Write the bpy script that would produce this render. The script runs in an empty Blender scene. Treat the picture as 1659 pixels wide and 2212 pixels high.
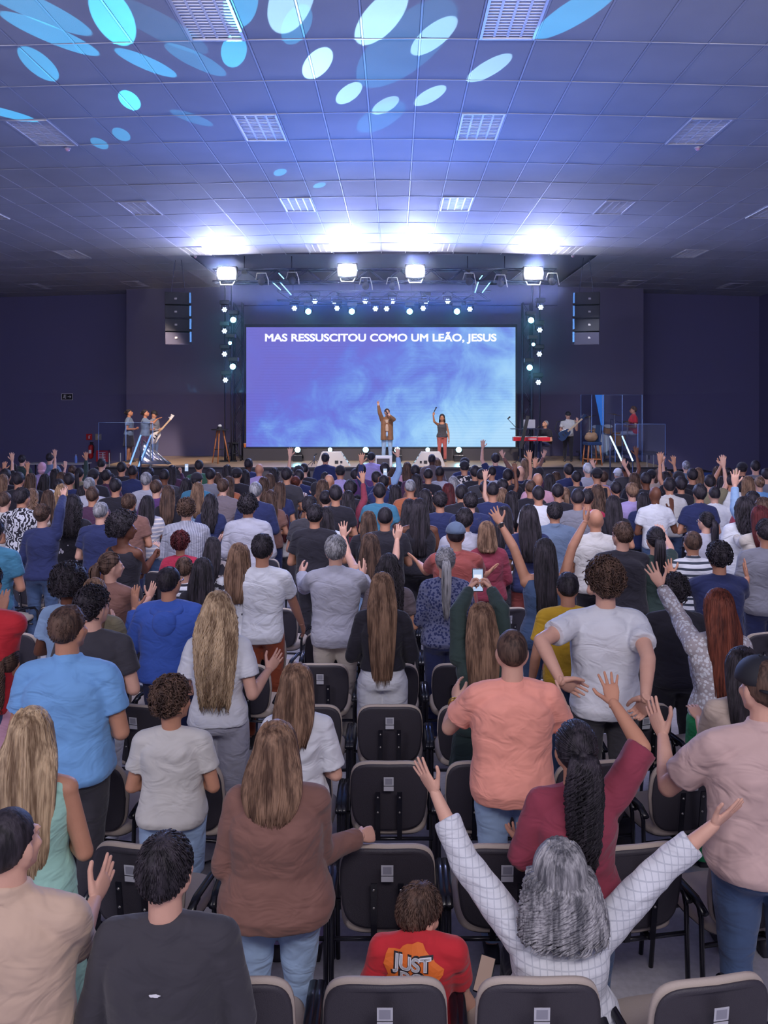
import bpy, bmesh, math, random
import numpy as np
from mathutils import Vector, Matrix, Euler
random.seed(7); RNG = np.random.RandomState(7)
S = bpy.context.scene
COL = S.collection
# ---------------------------------------------------------------- camera
F = 1862.0; VX = 853.0; VY = 873.0; CH = 2.9
cam_d = bpy.data.cameras.new('camera'); cam = bpy.data.objects.new('camera', cam_d); COL.objects.link(cam)
cam.location = (0, 0, CH); cam.rotation_euler = (math.pi/2, 0, 0)
cam_d.sensor_fit = 'VERTICAL'; cam_d.sensor_height = 36.0; cam_d.lens = F/2212*36.0
cam_d.shift_x = (1659/2-VX)/2212; cam_d.shift_y = -(2212/2-VY)/2212
cam_d.clip_start = .05; cam_d.clip_end = 200
S.camera = cam
def PX(x, y, d): return Vector(((x-VX)*d/F, d, CH-(y-VY)*d/F))
# ---------------------------------------------------------------- world and exposure
S.view_settings.view_transform = 'Standard'; S.view_settings.look = 'None'
S.view_settings.exposure = 0.0; S.view_settings.gamma = 1.0; S.view_settings.use_curve_mapping = False
w = bpy.data.worlds.new('world'); S.world = w; w.use_nodes = True
w.node_tree.nodes['Background'].inputs[0].default_value = (.36, .36, .62, 1)
w.node_tree.nodes['Background'].inputs[1].default_value = .55
# ---------------------------------------------------------------- lamps
def link_light(name, ld, loc, target=None):
    o = bpy.data.objects.new(name, ld); COL.objects.link(o); o.location = loc
    if target is not None:
        o.rotation_euler = (Vector(target)-Vector(loc)).to_track_quat('-Z', 'Y').to_euler()
    return o
def area(name, loc, target, size, sizey, power, col, spread=180):
    ld = bpy.data.lights.new(name, 'AREA'); ld.shape = 'RECTANGLE'; ld.size = size; ld.size_y = sizey
    ld.energy = power; ld.color = col; ld.spread = math.radians(spread)
    return link_light(name, ld, loc, target)
def spot(name, loc, target, power, col, angle, blend=.2, radius=.03):
    ld = bpy.data.lights.new(name, 'SPOT'); ld.energy = power; ld.color = col
    ld.spot_size = math.radians(angle); ld.spot_blend = blend; ld.shadow_soft_size = radius
    return link_light(name, ld, loc, target)
# house wash from high behind the camera
area('rear_wash', (1.5, -1.6, 5.9), (0, 5.5, 0.8), 5, 1.2, 265, (1.0, .93, .95))
area('rear_wash_left', (-7, -1.0, 6.2), (-2, 8, 0.6), 2.5, 1.2, 210, (.95, .90, 1.0))
area('house_wash', (0, 6.5, 6.6), (0, 15, 0), 12, .6, 400, (.82, .80, 1.0), 120)
area('stage_blue_wash', (0, 23.2, 5.9), (0, 14, 1.0), 9, .4, 560, (.42, .48, 1.0))
area('ceiling_blue_up', (-.2, 22.8, 5.5), (-.2, 13.5, 7.2), 7, .3, 290, (.04, .20, 1.0))  # added blue fill that stands for the stage lights on the ceiling
area('ceiling_blue_near', (0, 16.0, 3.4), (0, 10.0, 7.1), 5, .3, 200, (.06, .22, 1.0), 130)  # added blue fill above the crowd, aimed at the ceiling
for i, (x, y) in enumerate([(489, 590), (750, 583), (897, 585), (1153, 590)]):   # beams of the four bright washes
    p = PX(x, y, 23.55)
    area('wash_beam', p+Vector((0, -.16, .12)), p+Vector((0, -3, 1.5)), .34, .26, 95, (.36, .42, 1.0), 80)
    spot('wash_throw', p+Vector((0, -.2, -.1)), p+Vector((0, -4.5, .75)), 650, (.40, .48, 1.0), 26, 1.0, .12)
for x in (-3.2, -.4, 2.6):
    spot('stage_front_spot', (x, 20.5, 6.6), (x*1.0, 26.3, 1.6), 1500, (1, .90, .80), 42, .5, .1)
spot('stage_left_spot', (-6.0, 21.5, 6.4), (-7.4, 26.5, 1.8), 2600, (1, .80, .66), 34, .6, .1)
spot('stage_right_spot', (5.0, 21.5, 6.4), (6.4, 26.5, 1.8), 700, (.80, .85, 1.0), 42, .6, .1)
spot('drum_spot', (6.2, 22.5, 6.2), (8.0, 27.2, 2.0), 500, (1, .80, .66), 26, .6, .1)
# ---------------------------------------------------------------- materials
MC = {}
def lin(c):
    return tuple(((v/255)/12.92 if v/255 <= .04045 else ((v/255+.055)/1.055)**2.4) for v in c)
def newmat(name):
    m = bpy.data.materials.new(name); m.use_nodes = True
    nt = m.node_tree; return m, nt, nt.nodes['Principled BSDF']
def N(nt, t, **kw):
    n = nt.nodes.new(t)
    for k, v in kw.items():
        if k.startswith('i_'):
            n.inputs[k[2:].replace('_', ' ')].default_value = v
        else: setattr(n, k, v)
    return n
def plain(name, col, rough=.6, metal=0, emit=None, es=1, bump=0, bscale=40, spec=.5, var=0):
    k = ('p', name)
    if k in MC: return MC[k]
    m, nt, b = newmat(name); L = nt.links.new
    b.inputs['Base Color'].default_value = (*lin(col), 1); b.inputs['Roughness'].default_value = rough
    b.inputs['Metallic'].default_value = metal; b.inputs['Specular IOR Level'].default_value = spec
    if emit: b.inputs['Emission Color'].default_value = (*emit, 1); b.inputs['Emission Strength'].default_value = es
    tc = N(nt, 'ShaderNodeTexCoord')
    if bump or var:
        n = N(nt, 'ShaderNodeTexNoise', i_Scale=bscale, i_Detail=4.0); L(tc.outputs['Object'], n.inputs['Vector'])
        if bump:
            bp = N(nt, 'ShaderNodeBump', i_Strength=bump, i_Distance=.01); L(n.outputs[0], bp.inputs['Height']); L(bp.outputs[0], b.inputs['Normal'])
        if var:
            mx = N(nt, 'ShaderNodeMix', data_type='RGBA'); mx.inputs[6].default_value = (*[v*(1-var) for v in lin(col)], 1); mx.inputs[7].default_value = (*[min(1, v*(1+var)) for v in lin(col)], 1)
            L(n.outputs[0], mx.inputs[0]); L(mx.outputs[2], b.inputs['Base Color'])
    MC[k] = m; return m
def fab(col, pat='', col2=(235, 235, 240), sc=1.0, near=False):
    k = ('f', tuple(col), pat, tuple(col2), sc)
    if k in MC: return MC[k]
    m, nt, b = newmat('fabric'); L = nt.links.new
    b.inputs['Roughness'].default_value = .85; b.inputs['Specular IOR Level'].default_value = .2
    b.inputs['Sheen Weight'].default_value = .15
    tc = N(nt, 'ShaderNodeTexCoord'); O = tc.outputs['Object']
    c1 = (*lin(col), 1); c2 = (*lin(col2), 1)
    n0 = N(nt, 'ShaderNodeTexNoise', i_Scale=7.0, i_Detail=3.0); L(O, n0.inputs['Vector'])
    base = N(nt, 'ShaderNodeMix', data_type='RGBA'); base.inputs[6].default_value = tuple(v*.88 for v in c1[:3])+(1,); base.inputs[7].default_value = tuple(min(1, v*1.1) for v in c1[:3])+(1,)
    L(n0.outputs[0], base.inputs[0]); out = base.outputs[2]; mask = None
    sep = N(nt, 'ShaderNodeSeparateXYZ'); L(O, sep.inputs[0])
    def sine(src, freq, thr):
        a = N(nt, 'ShaderNodeMath', operation='MULTIPLY'); L(src, a.inputs[0]); a.inputs[1].default_value = freq
        s = N(nt, 'ShaderNodeMath', operation='SINE'); L(a.outputs[0], s.inputs[0])
        g = N(nt, 'ShaderNodeMath', operation='GREATER_THAN'); L(s.outputs[0], g.inputs[0]); g.inputs[1].default_value = thr
        return g.outputs[0]
    if pat == 'hstripe': mask = sine(sep.outputs[2], 2*math.pi/(.055*sc), .35)
    elif pat == 'vstripe': mask = sine(sep.outputs[0], 2*math.pi/(.018*sc), .2)
    elif pat == 'plaid':
        a = sine(sep.outputs[0], 2*math.pi/.026, .88); c = sine(sep.outputs[2], 2*math.pi/.030, .88)
        mxx = N(nt, 'ShaderNodeMath', operation='MAXIMUM'); L(a, mxx.inputs[0]); L(c, mxx.inputs[1])
        ml = N(nt, 'ShaderNodeMath', operation='MULTIPLY'); L(mxx.outputs[0], ml.inputs[0]); ml.inputs[1].default_value = .30; mask = ml.outputs[0]
    elif pat in ('floral', 'zebra', 'lace', 'dots', 'print'):
        if pat == 'zebra':
            t = N(nt, 'ShaderNodeTexWave', i_Scale=7.0, i_Distortion=9.0, i_Detail=1.0); t.inputs['Detail Scale'].default_value = 1.2; L(O, t.inputs['Vector']); src = t.outputs['Fac']; thr = .5
        elif pat == 'floral':
            t = N(nt, 'ShaderNodeTexWave', i_Scale=5.5, i_Distortion=14.0, i_Detail=2.5); t.inputs['Detail Scale'].default_value = 2.2; L(O, t.inputs['Vector']); src = t.outputs['Fac']; thr = .55
        elif pat == 'lace':
            t = N(nt, 'ShaderNodeTexVoronoi', i_Scale=45.0); L(O, t.inputs['Vector']); src = t.outputs['Distance']; thr = .45
        elif pat == 'dots':
            t = N(nt, 'ShaderNodeTexVoronoi', i_Scale=11.0); L(O, t.inputs['Vector']); inv = N(nt, 'ShaderNodeMath', operation='SUBTRACT'); inv.inputs[0].default_value = 1; L(t.outputs['Distance'], inv.inputs[1]); src = inv.outputs[0]; thr = .78
        else:
            t = N(nt, 'ShaderNodeTexNoise', i_Scale=16.0, i_Detail=2.0); L(O, t.inputs['Vector']); src = t.outputs[0]; thr = .57
        g = N(nt, 'ShaderNodeMath', operation='GREATER_THAN'); L(src, g.inputs[0]); g.inputs[1].default_value = thr; mask = g.outputs[0]
    if mask is not None:
        mx = N(nt, 'ShaderNodeMix', data_type='RGBA'); L(mask, mx.inputs[0]); L(out, mx.inputs[6]); mx.inputs[7].default_value = c2; out = mx.outputs[2]
    L(out, b.inputs['Base Color'])
    mp = N(nt, 'ShaderNodeMapping'); mp.inputs['Scale'].default_value = (1, 1, 1.9); L(O, mp.inputs[0])
    n1 = N(nt, 'ShaderNodeTexNoise', i_Scale=5.5, i_Detail=2.0, i_Distortion=1.2); L(mp.outputs[0], n1.inputs['Vector'])
    bp = N(nt, 'ShaderNodeBump', i_Strength=.55, i_Distance=.035); L(n1.outputs[0], bp.inputs['Height'])
    n2 = N(nt, 'ShaderNodeTexNoise', i_Scale=350.0); L(O, n2.inputs['Vector'])
    b2 = N(nt, 'ShaderNodeBump', i_Strength=.06, i_Distance=.002); L(n2.outputs[0], b2.inputs['Height']); L(bp.outputs[0], b2.inputs['Normal']); L(b2.outputs[0], b.inputs['Normal'])
    MC[k] = m; return m
SKIN = {'l': (214, 168, 148), 'm': (192, 140, 114), 't': (168, 116, 90), 'd': (112, 72, 55), 'k': (74, 48, 40)}
def skin(t):
    k = ('s', t)
    if k in MC: return MC[k]
    m, nt, b = newmat('skin'); L = nt.links.new; c = lin(SKIN[t])
    b.inputs['Roughness'].default_value = .55; b.inputs['Specular IOR Level'].default_value = .35
    b.inputs['Subsurface Weight'].default_value = 0
    tc = N(nt, 'ShaderNodeTexCoord'); n = N(nt, 'ShaderNodeTexNoise', i_Scale=14.0, i_Detail=3.0); L(tc.outputs['Object'], n.inputs['Vector'])
    mx = N(nt, 'ShaderNodeMix', data_type='RGBA'); mx.inputs[6].default_value = (c[0]*.90, c[1]*.82, c[2]*.80, 1); mx.inputs[7].default_value = (min(1, c[0]*1.08), c[1]*1.1, c[2]*1.1, 1)
    L(n.outputs[0], mx.inputs[0]); L(mx.outputs[2], b.inputs['Base Color'])
    n2 = N(nt, 'ShaderNodeTexNoise', i_Scale=180.0); L(tc.outputs['Object'], n2.inputs['Vector']); bp = N(nt, 'ShaderNodeBump', i_Strength=.15, i_Distance=.003)
    L(n2.outputs[0], bp.inputs['Height']); L(bp.outputs[0], b.inputs['Normal'])
    MC[k] = m; return m
HAIR = {'k': ((26, 23, 28), (62, 56, 64)), 'b': ((52, 38, 34), (104, 80, 68)), 'n': ((84, 62, 50), (150, 118, 96)), 'y': ((122, 98, 76), (208, 180, 146)),
        'r': ((70, 34, 28), (124, 66, 50)), 'g': ((92, 92, 98), (176, 174, 178)), 'w': ((160, 160, 166), (222, 222, 226)), 'x': ((112, 84, 62), (196, 160, 122)), 'v': ((58, 24, 28), (100, 40, 44))}
def hairmat(c):
    k = ('h', c)
    if k in MC: return MC[k]
    m, nt, b = newmat('hair'); L = nt.links.new
    b.inputs['Roughness'].default_value = .62; b.inputs['Specular IOR Level'].default_value = .28
    tc = N(nt, 'ShaderNodeTexCoord'); mp = N(nt, 'ShaderNodeMapping'); mp.inputs['Scale'].default_value = (1, 1, .12); L(tc.outputs['Object'], mp.inputs[0])
    n = N(nt, 'ShaderNodeTexNoise', i_Scale=85.0, i_Detail=3.0); L(mp.outputs[0], n.inputs['Vector'])
    cr = N(nt, 'ShaderNodeValToRGB'); cr.color_ramp.elements[0].position = .40; cr.color_ramp.elements[1].position = .62
    cr.color_ramp.elements[0].color = (*lin(HAIR[c][0]), 1); cr.color_ramp.elements[1].color = (*lin(HAIR[c][1]), 1)
    mp2 = N(nt, 'ShaderNodeMapping'); mp2.inputs['Scale'].default_value = (1, 1, .10); L(tc.outputs['Object'], mp2.inputs[0])
    nb = N(nt, 'ShaderNodeTexNoise', i_Scale=22.0, i_Detail=1.0); L(mp2.outputs[0], nb.inputs['Vector'])
    av = N(nt, 'ShaderNodeMix', data_type='FLOAT'); av.inputs[0].default_value = .5; L(n.outputs[0], av.inputs[2]); L(nb.outputs[0], av.inputs[3])
    L(av.outputs[0], cr.inputs[0]); L(cr.outputs[0], b.inputs['Base Color'])
    bp = N(nt, 'ShaderNodeBump', i_Strength=.6, i_Distance=.006); L(n.outputs[0], bp.inputs['Height']); L(bp.outputs[0], b.inputs['Normal'])
    MC[k] = m; return m
# ---------------------------------------------------------------- mesh builder
class MB:
    def __init__(s): s.v = []; s.f = []
    def add(s, vs, fs):
        o = len(s.v); s.v.extend([tuple(p) for p in vs]); s.f.extend([tuple(i+o for i in f) for f in fs])
    def rings(s, rings, caps=True):
        n = len(rings[0]); o = len(s.v)
        for r in rings: s.v.extend([tuple(p) for p in r])
        for i in range(len(rings)-1):
            for j in range(n):
                a = o+i*n+j; b = o+i*n+(j+1) % n; s.f.append((a, b, b+n, a+n))
        if caps:
            s.f.append(tuple(o+j for j in reversed(range(n)))); s.f.append(tuple(o+(len(rings)-1)*n+j for j in range(n)))
    def cap(s, p0, p1, r0, r1, n=12, ends=3, flat0=False, flat1=False):
        p0 = Vector(p0); p1 = Vector(p1); d = p1-p0
        if d.length < 1e-6: d = Vector((0, 0, 1e-4))
        z = d.normalized(); x = z.orthogonal().normalized(); y = z.cross(x); R = []
        def ring(c, r): return [c+x*(r*math.cos(2*math.pi*j/n))+y*(r*math.sin(2*math.pi*j/n)) for j in range(n)]
        if flat0: R.append(ring(p0, r0))
        else:
            for k in range(ends+1):
                a = math.pi/2*(1-k/ends); R.append(ring(p0-z*(r0*math.sin(a)), max(r0*math.cos(a), r0*.06)))
        if flat1: R.append(ring(p1, r1))
        else:
            for k in range(ends+1):
                a = math.pi/2*k/ends; R.append(ring(p1+z*(r1*math.sin(a)), max(r1*math.cos(a), r1*.06)))
        s.rings(R)
    def ell(s, c, r, M=None, n=16, m=10):
        R = []
        for i in range(m+1):
            a = math.pi*i/m; zz = -math.cos(a); rr = max(math.sin(a), .02)
            ring = [Vector((r[0]*rr*math.cos(2*math.pi*j/n), r[1]*rr*math.sin(2*math.pi*j/n), r[2]*zz)) for j in range(n)]
            if M is not None: ring = [M @ p for p in ring]
            R.append([Vector(c)+p for p in ring])
        s.rings(R)
    def box(s, c, sz, M=None, bev=0):
        c = Vector(c); h = Vector(sz)/2; V = [Vector((a*h.x, b*h.y, e*h.z)) for e in (-1, 1) for b in (-1, 1) for a in (-1, 1)]
        if M is not None: V = [M @ p for p in V]
        s.add([c+p for p in V], [(0, 2, 3, 1), (4, 5, 7, 6), (0, 1, 5, 4), (2, 6, 7, 3), (0, 4, 6, 2), (1, 3, 7, 5)])
    def tube(s, pts, r, n=8, r1=None):
        pts = [Vector(p) for p in pts]; R = []; m = len(pts); x = None
        for i, p in enumerate(pts):
            t = (pts[min(i+1, m-1)]-pts[max(i-1, 0)])
            t = t.normalized() if t.length > 1e-9 else Vector((0, 0, 1))
            if x is None: x = t.orthogonal().normalized()
            else:
                x = x-t*x.dot(t); x = x.normalized() if x.length > 1e-6 else t.orthogonal().normalized()
            y = t.cross(x); rr = r if r1 is None else r+(r1-r)*i/(m-1)
            R.append([p+x*(rr*math.cos(2*math.pi*j/n))+y*(rr*math.sin(2*math.pi*j/n)) for j in range(n)])
        s.rings(R)
    def prism(s, poly, y0, y1):          # polygon in XZ extruded along Y
        n = len(poly); o = len(s.v)
        s.v.extend([(p[0], y0, p[1]) for p in poly]); s.v.extend([(p[0], y1, p[1]) for p in poly])
        s.f.append(tuple(o+j for j in range(n))); s.f.append(tuple(o+n+j for j in reversed(range(n))))
        for j in range(n): s.f.append((o+j, o+n+j, o+n+(j+1) % n, o+(j+1) % n))
    def mesh(s, name, smooth=True):
        me = bpy.data.meshes.new(name); me.from_pydata(s.v, [], s.f); me.validate()
        bm = bmesh.new(); bm.from_mesh(me); bmesh.ops.recalc_face_normals(bm, faces=bm.faces); bm.to_mesh(me); bm.free()
        if smooth: me.polygons.foreach_set('use_smooth', [True]*len(me.polygons))
        me.update(); return me
    def obj(s, name, mat, parent=None, smooth=False, bevel=0):
        me = s.mesh(name, smooth)
        return mobj(name, me, mat, parent, bevel)
def mobj(name, me, mat, parent=None, bevel=0):
    o = bpy.data.objects.new(name, me); COL.objects.link(o)
    if mat is not None:
        if len(me.materials) == 0: me.materials.append(mat)
        else:
            o.material_slots[0].link = 'OBJECT'; o.material_slots[0].material = mat
    if parent is not None: o.parent = parent
    if bevel:
        m = o.modifiers.new('bevel', 'BEVEL'); m.width = bevel; m.segments = 2; m.limit_method = 'ANGLE'
    return o
TMP = bpy.data.objects.new('tmp', bpy.data.meshes.new('tmp'))
COL.objects.link(TMP); EMPTY = TMP.data
TEX = bpy.data.textures.new('folds', 'CLOUDS'); TEX.noise_scale = .11; TEX.noise_depth = 1
TEXH = bpy.data.textures.new('curls', 'CLOUDS'); TEXH.noise_scale = .022; TEXH.noise_depth = 1
def voxel(mb, name, vs, smooth=3, disp=0, tex=None, dmid=.5):
    me = mb if isinstance(mb, bpy.types.Mesh) else mb.mesh('t')
    TMP.modifiers.clear(); TMP.data = me
    r = TMP.modifiers.new('r', 'REMESH'); r.mode = 'VOXEL'; r.voxel_size = vs; r.use_smooth_shade = True
    if disp:
        d = TMP.modifiers.new('d', 'DISPLACE'); d.texture = tex or TEX; d.strength = disp; d.mid_level = dmid; d.texture_coords = 'LOCAL'
    if smooth:
        k = TMP.modifiers.new('s', 'SMOOTH'); k.factor = .5; k.iterations = smooth
    dg = bpy.context.evaluated_depsgraph_get(); dg.update()
    out = bpy.data.meshes.new_from_object(TMP.evaluated_get(dg), depsgraph=dg)
    out.name = name; out.materials.clear(); TMP.modifiers.clear()
    TMP.data = EMPTY; bpy.data.meshes.remove(me)
    return out
def joinmesh(name, meshes):              # [(mesh, matrix)] -> one mesh
    bm = bmesh.new()
    for me, M in meshes:
        n = len(bm.verts); bm.from_mesh(me); bm.verts.ensure_lookup_table()
        if M is not None: bmesh.ops.transform(bm, matrix=M, verts=bm.verts[n:])
        if M is not None and M.determinant() < 0:
            bm.faces.ensure_lookup_table()
            vs = set(bm.verts[n:]); bmesh.ops.reverse_faces(bm, faces=[f for f in bm.faces if f.verts[0] in vs])
    out = bpy.data.meshes.new(name); bm.to_mesh(out); bm.free()
    out.polygons.foreach_set('use_smooth', [True]*len(out.polygons)); return out
def empty(name, loc, rz=0, label=None, cat=None, group=None):
    o = bpy.data.objects.new(name, None); COL.objects.link(o); o.location = loc; o.rotation_euler = (0, 0, rz); o.empty_display_size = .1
    tag(o, label, cat, group); return o
def tag(o, label=None, cat=None, group=None, kind=None):
    if label: o['label'] = label
    if cat: o['category'] = cat
    if group: o['group'] = group
    if kind: o['kind'] = kind
    return o
def copytree(o, loc=None, rz=None, parent=None):
    c = o.copy(); COL.objects.link(c)
    if parent is not None: c.parent = parent
    if loc is not None: c.location = loc
    if rz is not None: c.rotation_euler = (0, 0, rz)
    for ch in o.children: copytree(ch, parent=c)
    return c
# ================================================================ ROOM
CEIL = 7.09; BACKY = 31.0; LX = -14.6; RX = 13.1
def czd(X): return CEIL-.028*(math.sqrt(X*X+4)-2)
m_wall = plain('dark_paint', (104, 102, 142), .85, bump=.1, bscale=60)
m_floor = plain('grey_floor', (188, 184, 192), .55, bump=.05, bscale=30, var=.25)
def st(name, o): o.name = name; tag(o, kind='structure'); return o
def sbox(name, x0, x1, y0, y1, z0, z1, mat, bevel=0):
    mb = MB(); mb.box(((x0+x1)/2, (y0+y1)/2, (z0+z1)/2), (x1-x0, y1-y0, z1-z0)); return st(name, mb.obj(name, mat, bevel=bevel))
sbox('floor', LX, RX, -.5, BACKY, -.2, 0, m_floor)
sbox('wall_back', LX, RX, BACKY, BACKY+.2, 0, 7.4, m_wall)
sbox('wall_left', LX-.2, LX, -.5, BACKY, 0, 7.4, m_wall)
sbox('wall_right', RX, RX+.2, -.5, BACKY, 0, 7.4, m_wall)
m_stw = plain('stage_wall_paint', (112, 108, 138), .85, bump=.08, bscale=50)
sbox('wall_stage_left', PX(273, 0, 29.9).x, PX(1390, 0, 29.9).x, 29.9, 30.2, 0, 7.0, m_stw)
sbox('trim_1', PX(475, 0, 29.6).x, PX(1205, 0, 29.6).x, 29.6, 29.85, 6.3, 7.0, m_wall)
m_tile, nt, b = newmat('mineral_tile'); L = nt.links.new
b.inputs['Roughness'].default_value = .8; b.inputs['Specular IOR Level'].default_value = .25
tc = N(nt, 'ShaderNodeTexCoord'); n = N(nt, 'ShaderNodeTexNoise', i_Scale=160.0, i_Detail=2.0); L(tc.outputs['Object'], n.inputs['Vector'])
n3 = N(nt, 'ShaderNodeTexNoise', i_Scale=.9); L(tc.outputs['Object'], n3.inputs['Vector'])
mx = N(nt, 'ShaderNodeMix', data_type='RGBA'); mx.inputs[6].default_value = (*lin((148, 150, 162)), 1); mx.inputs[7].default_value = (*lin((176, 178, 188)), 1); L(n3.outputs[0], mx.inputs[0]); L(mx.outputs[2], b.inputs['Base Color'])
bp = N(nt, 'ShaderNodeBump', i_Strength=.25, i_Distance=.006); L(n.outputs[0], bp.inputs['Height']); L(bp.outputs[0], b.inputs['Normal'])
m_tbar = plain('grid_metal', (170, 172, 186), .6)
MODX = .66; MODY = 1.25; X0 = -2.02+MODX/2; Y0 = 13.0-MODY/2
lights = [(-2.02, 9.25), (1.28, 9.25), (4.58+3.3*0, 13.0), (-5.32, 13.0), (-2.02, 13.0), (1.28, 13.0), (4.58, 9.25+0), (-8.62, 18), (-5.32, 18), (-2.02, 18), (1.28, 18), (4.58, 18), (7.88, 18),
          (-8.62, 23), (-5.32, 23), (-2.02, 23), (1.28, 23), (4.58, 23), (7.88, 23), (-11.92, 28.6), (-8.62, 28.6), (7.88, 28.6), (11.18, 28.6)]
lights = [l for l in lights if l != (4.58, 9.25)]
def near_light(X, Y): return any(abs(X-a) < .1 and abs(Y-c) < .1 for a, c in lights)
tiles = MB(); grid = MB()
ix0 = math.floor((LX-X0)/MODX); ix1 = math.ceil((RX-X0)/MODX); iy0 = math.floor((5-Y0)/MODY); iy1 = math.ceil((BACKY-Y0)/MODY)
stage_y = 23.9
rnd = random.Random(3)
for ix in range(ix0, ix1):
    for iy in range(iy0, iy1):
        xa = max(LX, X0+ix*MODX); xb = min(RX, xa+MODX if xa > LX else X0+(ix+1)*MODX); ya = Y0+iy*MODY; yb = min(BACKY, ya+MODY)
        if xb-xa < .05 or yb-ya < .05: continue
        cx = (xa+xb)/2; cy = (ya+yb)/2
        if near_light(cx, cy): continue
        if -5.9 < cx < 5.6 and cy > stage_y: continue
        t = rnd.uniform(-.004, .004); za, zb = czd(xa)+.012, czd(xb)+.012; e = .02
        V = [(xa, ya, za), (xb, ya, zb), (xb, yb, zb), (xa, yb, za), (xa+e, ya+e, za-.014), (xb-e, ya+e, zb-.014+t), (xb-e, yb-e, zb-.014), (xa+e, yb-e, za-.014-t)]
        tiles.add(V, [(4, 7, 6, 5), (0, 4, 5, 1), (1, 5, 6, 2), (2, 6, 7, 3), (3, 7, 4, 0)])
ceil = st('ceiling', tiles.obj('ceiling', m_tile)); 
slab = MB()
xs = [LX+(RX-LX)*i/24 for i in range(25)]
for i in range(24):
    a, c = xs[i], xs[i+1]; za, zc = czd(a)+.16, czd(c)+.16
    slab.add([(a, 4, za), (c, 4, zc), (c, BACKY, zc), (a, BACKY, za), (a, 4, za+.1), (c, 4, zc+.1), (c, BACKY, zc+.1), (a, BACKY, za+.1)], [(0, 3, 2, 1), (4, 5, 6, 7), (0, 1, 5, 4), (2, 3, 7, 6)])
st('trim_2', slab.obj('trim_2', m_wall))
for ix in range(ix0, ix1+1):
    X = X0+ix*MODX
    if LX < X < RX:
        y1 = stage_y if -5.9 < X < 5.6 else BACKY
        grid.box((X, (5+y1)/2, czd(X)-.001), (.020, y1-5, .007))
for iy in range(iy0, iy1):
    Y = Y0+iy*MODY
    for i in range(24):
        a, c = xs[i], xs[i+1]
        if Y > stage_y and -6.2 < (a+c)/2 < 5.9: continue
        za, zc = czd(a)-.007, czd(c)-.007
        grid.add([(a, Y-.011, za), (c, Y-.011, zc), (c, Y+.011, zc), (a, Y+.011, za), (a, Y-.011, za+.01), (c, Y-.011, zc+.01), (c, Y+.011, zc+.01), (a, Y+.011, za+.01)], [(0, 3, 2, 1), (4, 5, 6, 7), (0, 1, 5, 4), (2, 3, 7, 6)])
st('trim_3', grid.obj('trim_3', m_tbar))
sbox('trim_4', -5.95, 5.65, stage_y+.02, 29.6, CEIL-.03, CEIL+.05, plain('gypsum', (120, 122, 140), .8))
# ---- louvred ceiling lights
m_mirror = plain('louvre_mirror', (244, 244, 248), .35)
m_tubeoff = plain('tube_glass', (225, 226, 230), .25)
m_white = plain('white_metal', (205, 206, 214), .4, .2)
first = None
rows = {9.25: 'nearest', 13.0: 'second', 18: 'third', 23: 'fourth', 28.6: 'rear'}
cols = {-11.92: 'outermost left', -8.62: 'far left', -5.32: 'left', -2.02: 'centre left', 1.28: 'centre right', 4.58: 'right', 7.88: 'far right', 11.18: 'outermost right'}
for X, Y in lights:
    lab = 'unlit louvred ceiling light, %s one in the %s row of fixtures' % (cols[X], rows[Y])
    if first is None:
        first = empty('ceiling_light', (X, Y, czd(X)), 0, lab, 'ceiling light', 'louvred ceiling lights')
        W, D = .60, 1.20
        m = MB()
        for sx in (-1, 1): m.box((sx*(W/2), 0, .0), (.03, D+.03, .03)); m.box((0, sx*(D/2), .0), (W, .03, .03))
        m.obj('frame', m_white, first)
        m = MB(); m.box((0, 0, .075), (W, D, .01)); m.box((-W/2, 0, .04), (.01, D, .07)); m.box((W/2, 0, .04), (.01, D, .07)); m.obj('housing', m_mirror, first)
        m = MB()
        for i in range(5):
            x = -W/2+W*i/4; m.add([(x-.014, -D/2, 0), (x+.014, -D/2, 0), (x, -D/2, .045), (x-.014, D/2, 0), (x+.014, D/2, 0), (x, D/2, .045)], [(0, 1, 4, 3), (1, 2, 5, 4), (2, 0, 3, 5)])
        for i in range(1, 17):
            y = -D/2+D*i/17; m.add([(-W/2, y-.010, .0), (-W/2, y+.010, .0), (-W/2, y, .04), (W/2, y-.010, .0), (W/2, y+.010, .0), (W/2, y, .04)], [(0, 1, 4, 3), (1, 2, 5, 4), (2, 0, 3, 5)])
        m.obj('louvre', m_mirror, first)
        for i in range(4):
            m = MB(); x = -W/2+W*(i+.5)/4; m.tube([(x, -D/2+.02, .055), (x, D/2-.02, .055)], .013); m.obj('tube', m_tubeoff, first, smooth=True)
    else:
        c = copytree(first, (X, Y, czd(X))); c['label'] = lab
# small detectors on the ceiling
det = None
for X, Y, lab in [(-5.32+.1, 13.75, 'small white detector beside the second row left light'), (4.58+.25, 13.75, 'small white detector beside the second row right light'), (-5.5, 23.75, 'small white detector beside the fourth row left light'), (4.9, 23.75, 'small white detector beside the fourth row right light')]:
    z = czd(X)
    if det is None:
        det = empty('smoke_detector', (X, Y, z), 0, lab, 'detector', 'ceiling detectors'); m = MB(); m.cap((0, 0, -.02), (0, 0, 0), .05, .05, 16, flat0=True, flat1=True); m.obj('base', m_white, det); m = MB(); m.ell((0, 0, -.03), (.035, .035, .03)); m.obj('dome', plain('detector_dome', (200, 160, 190), .3), det, smooth=True)
    else: c = copytree(det, (X, Y, z)); c['label'] = lab
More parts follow.
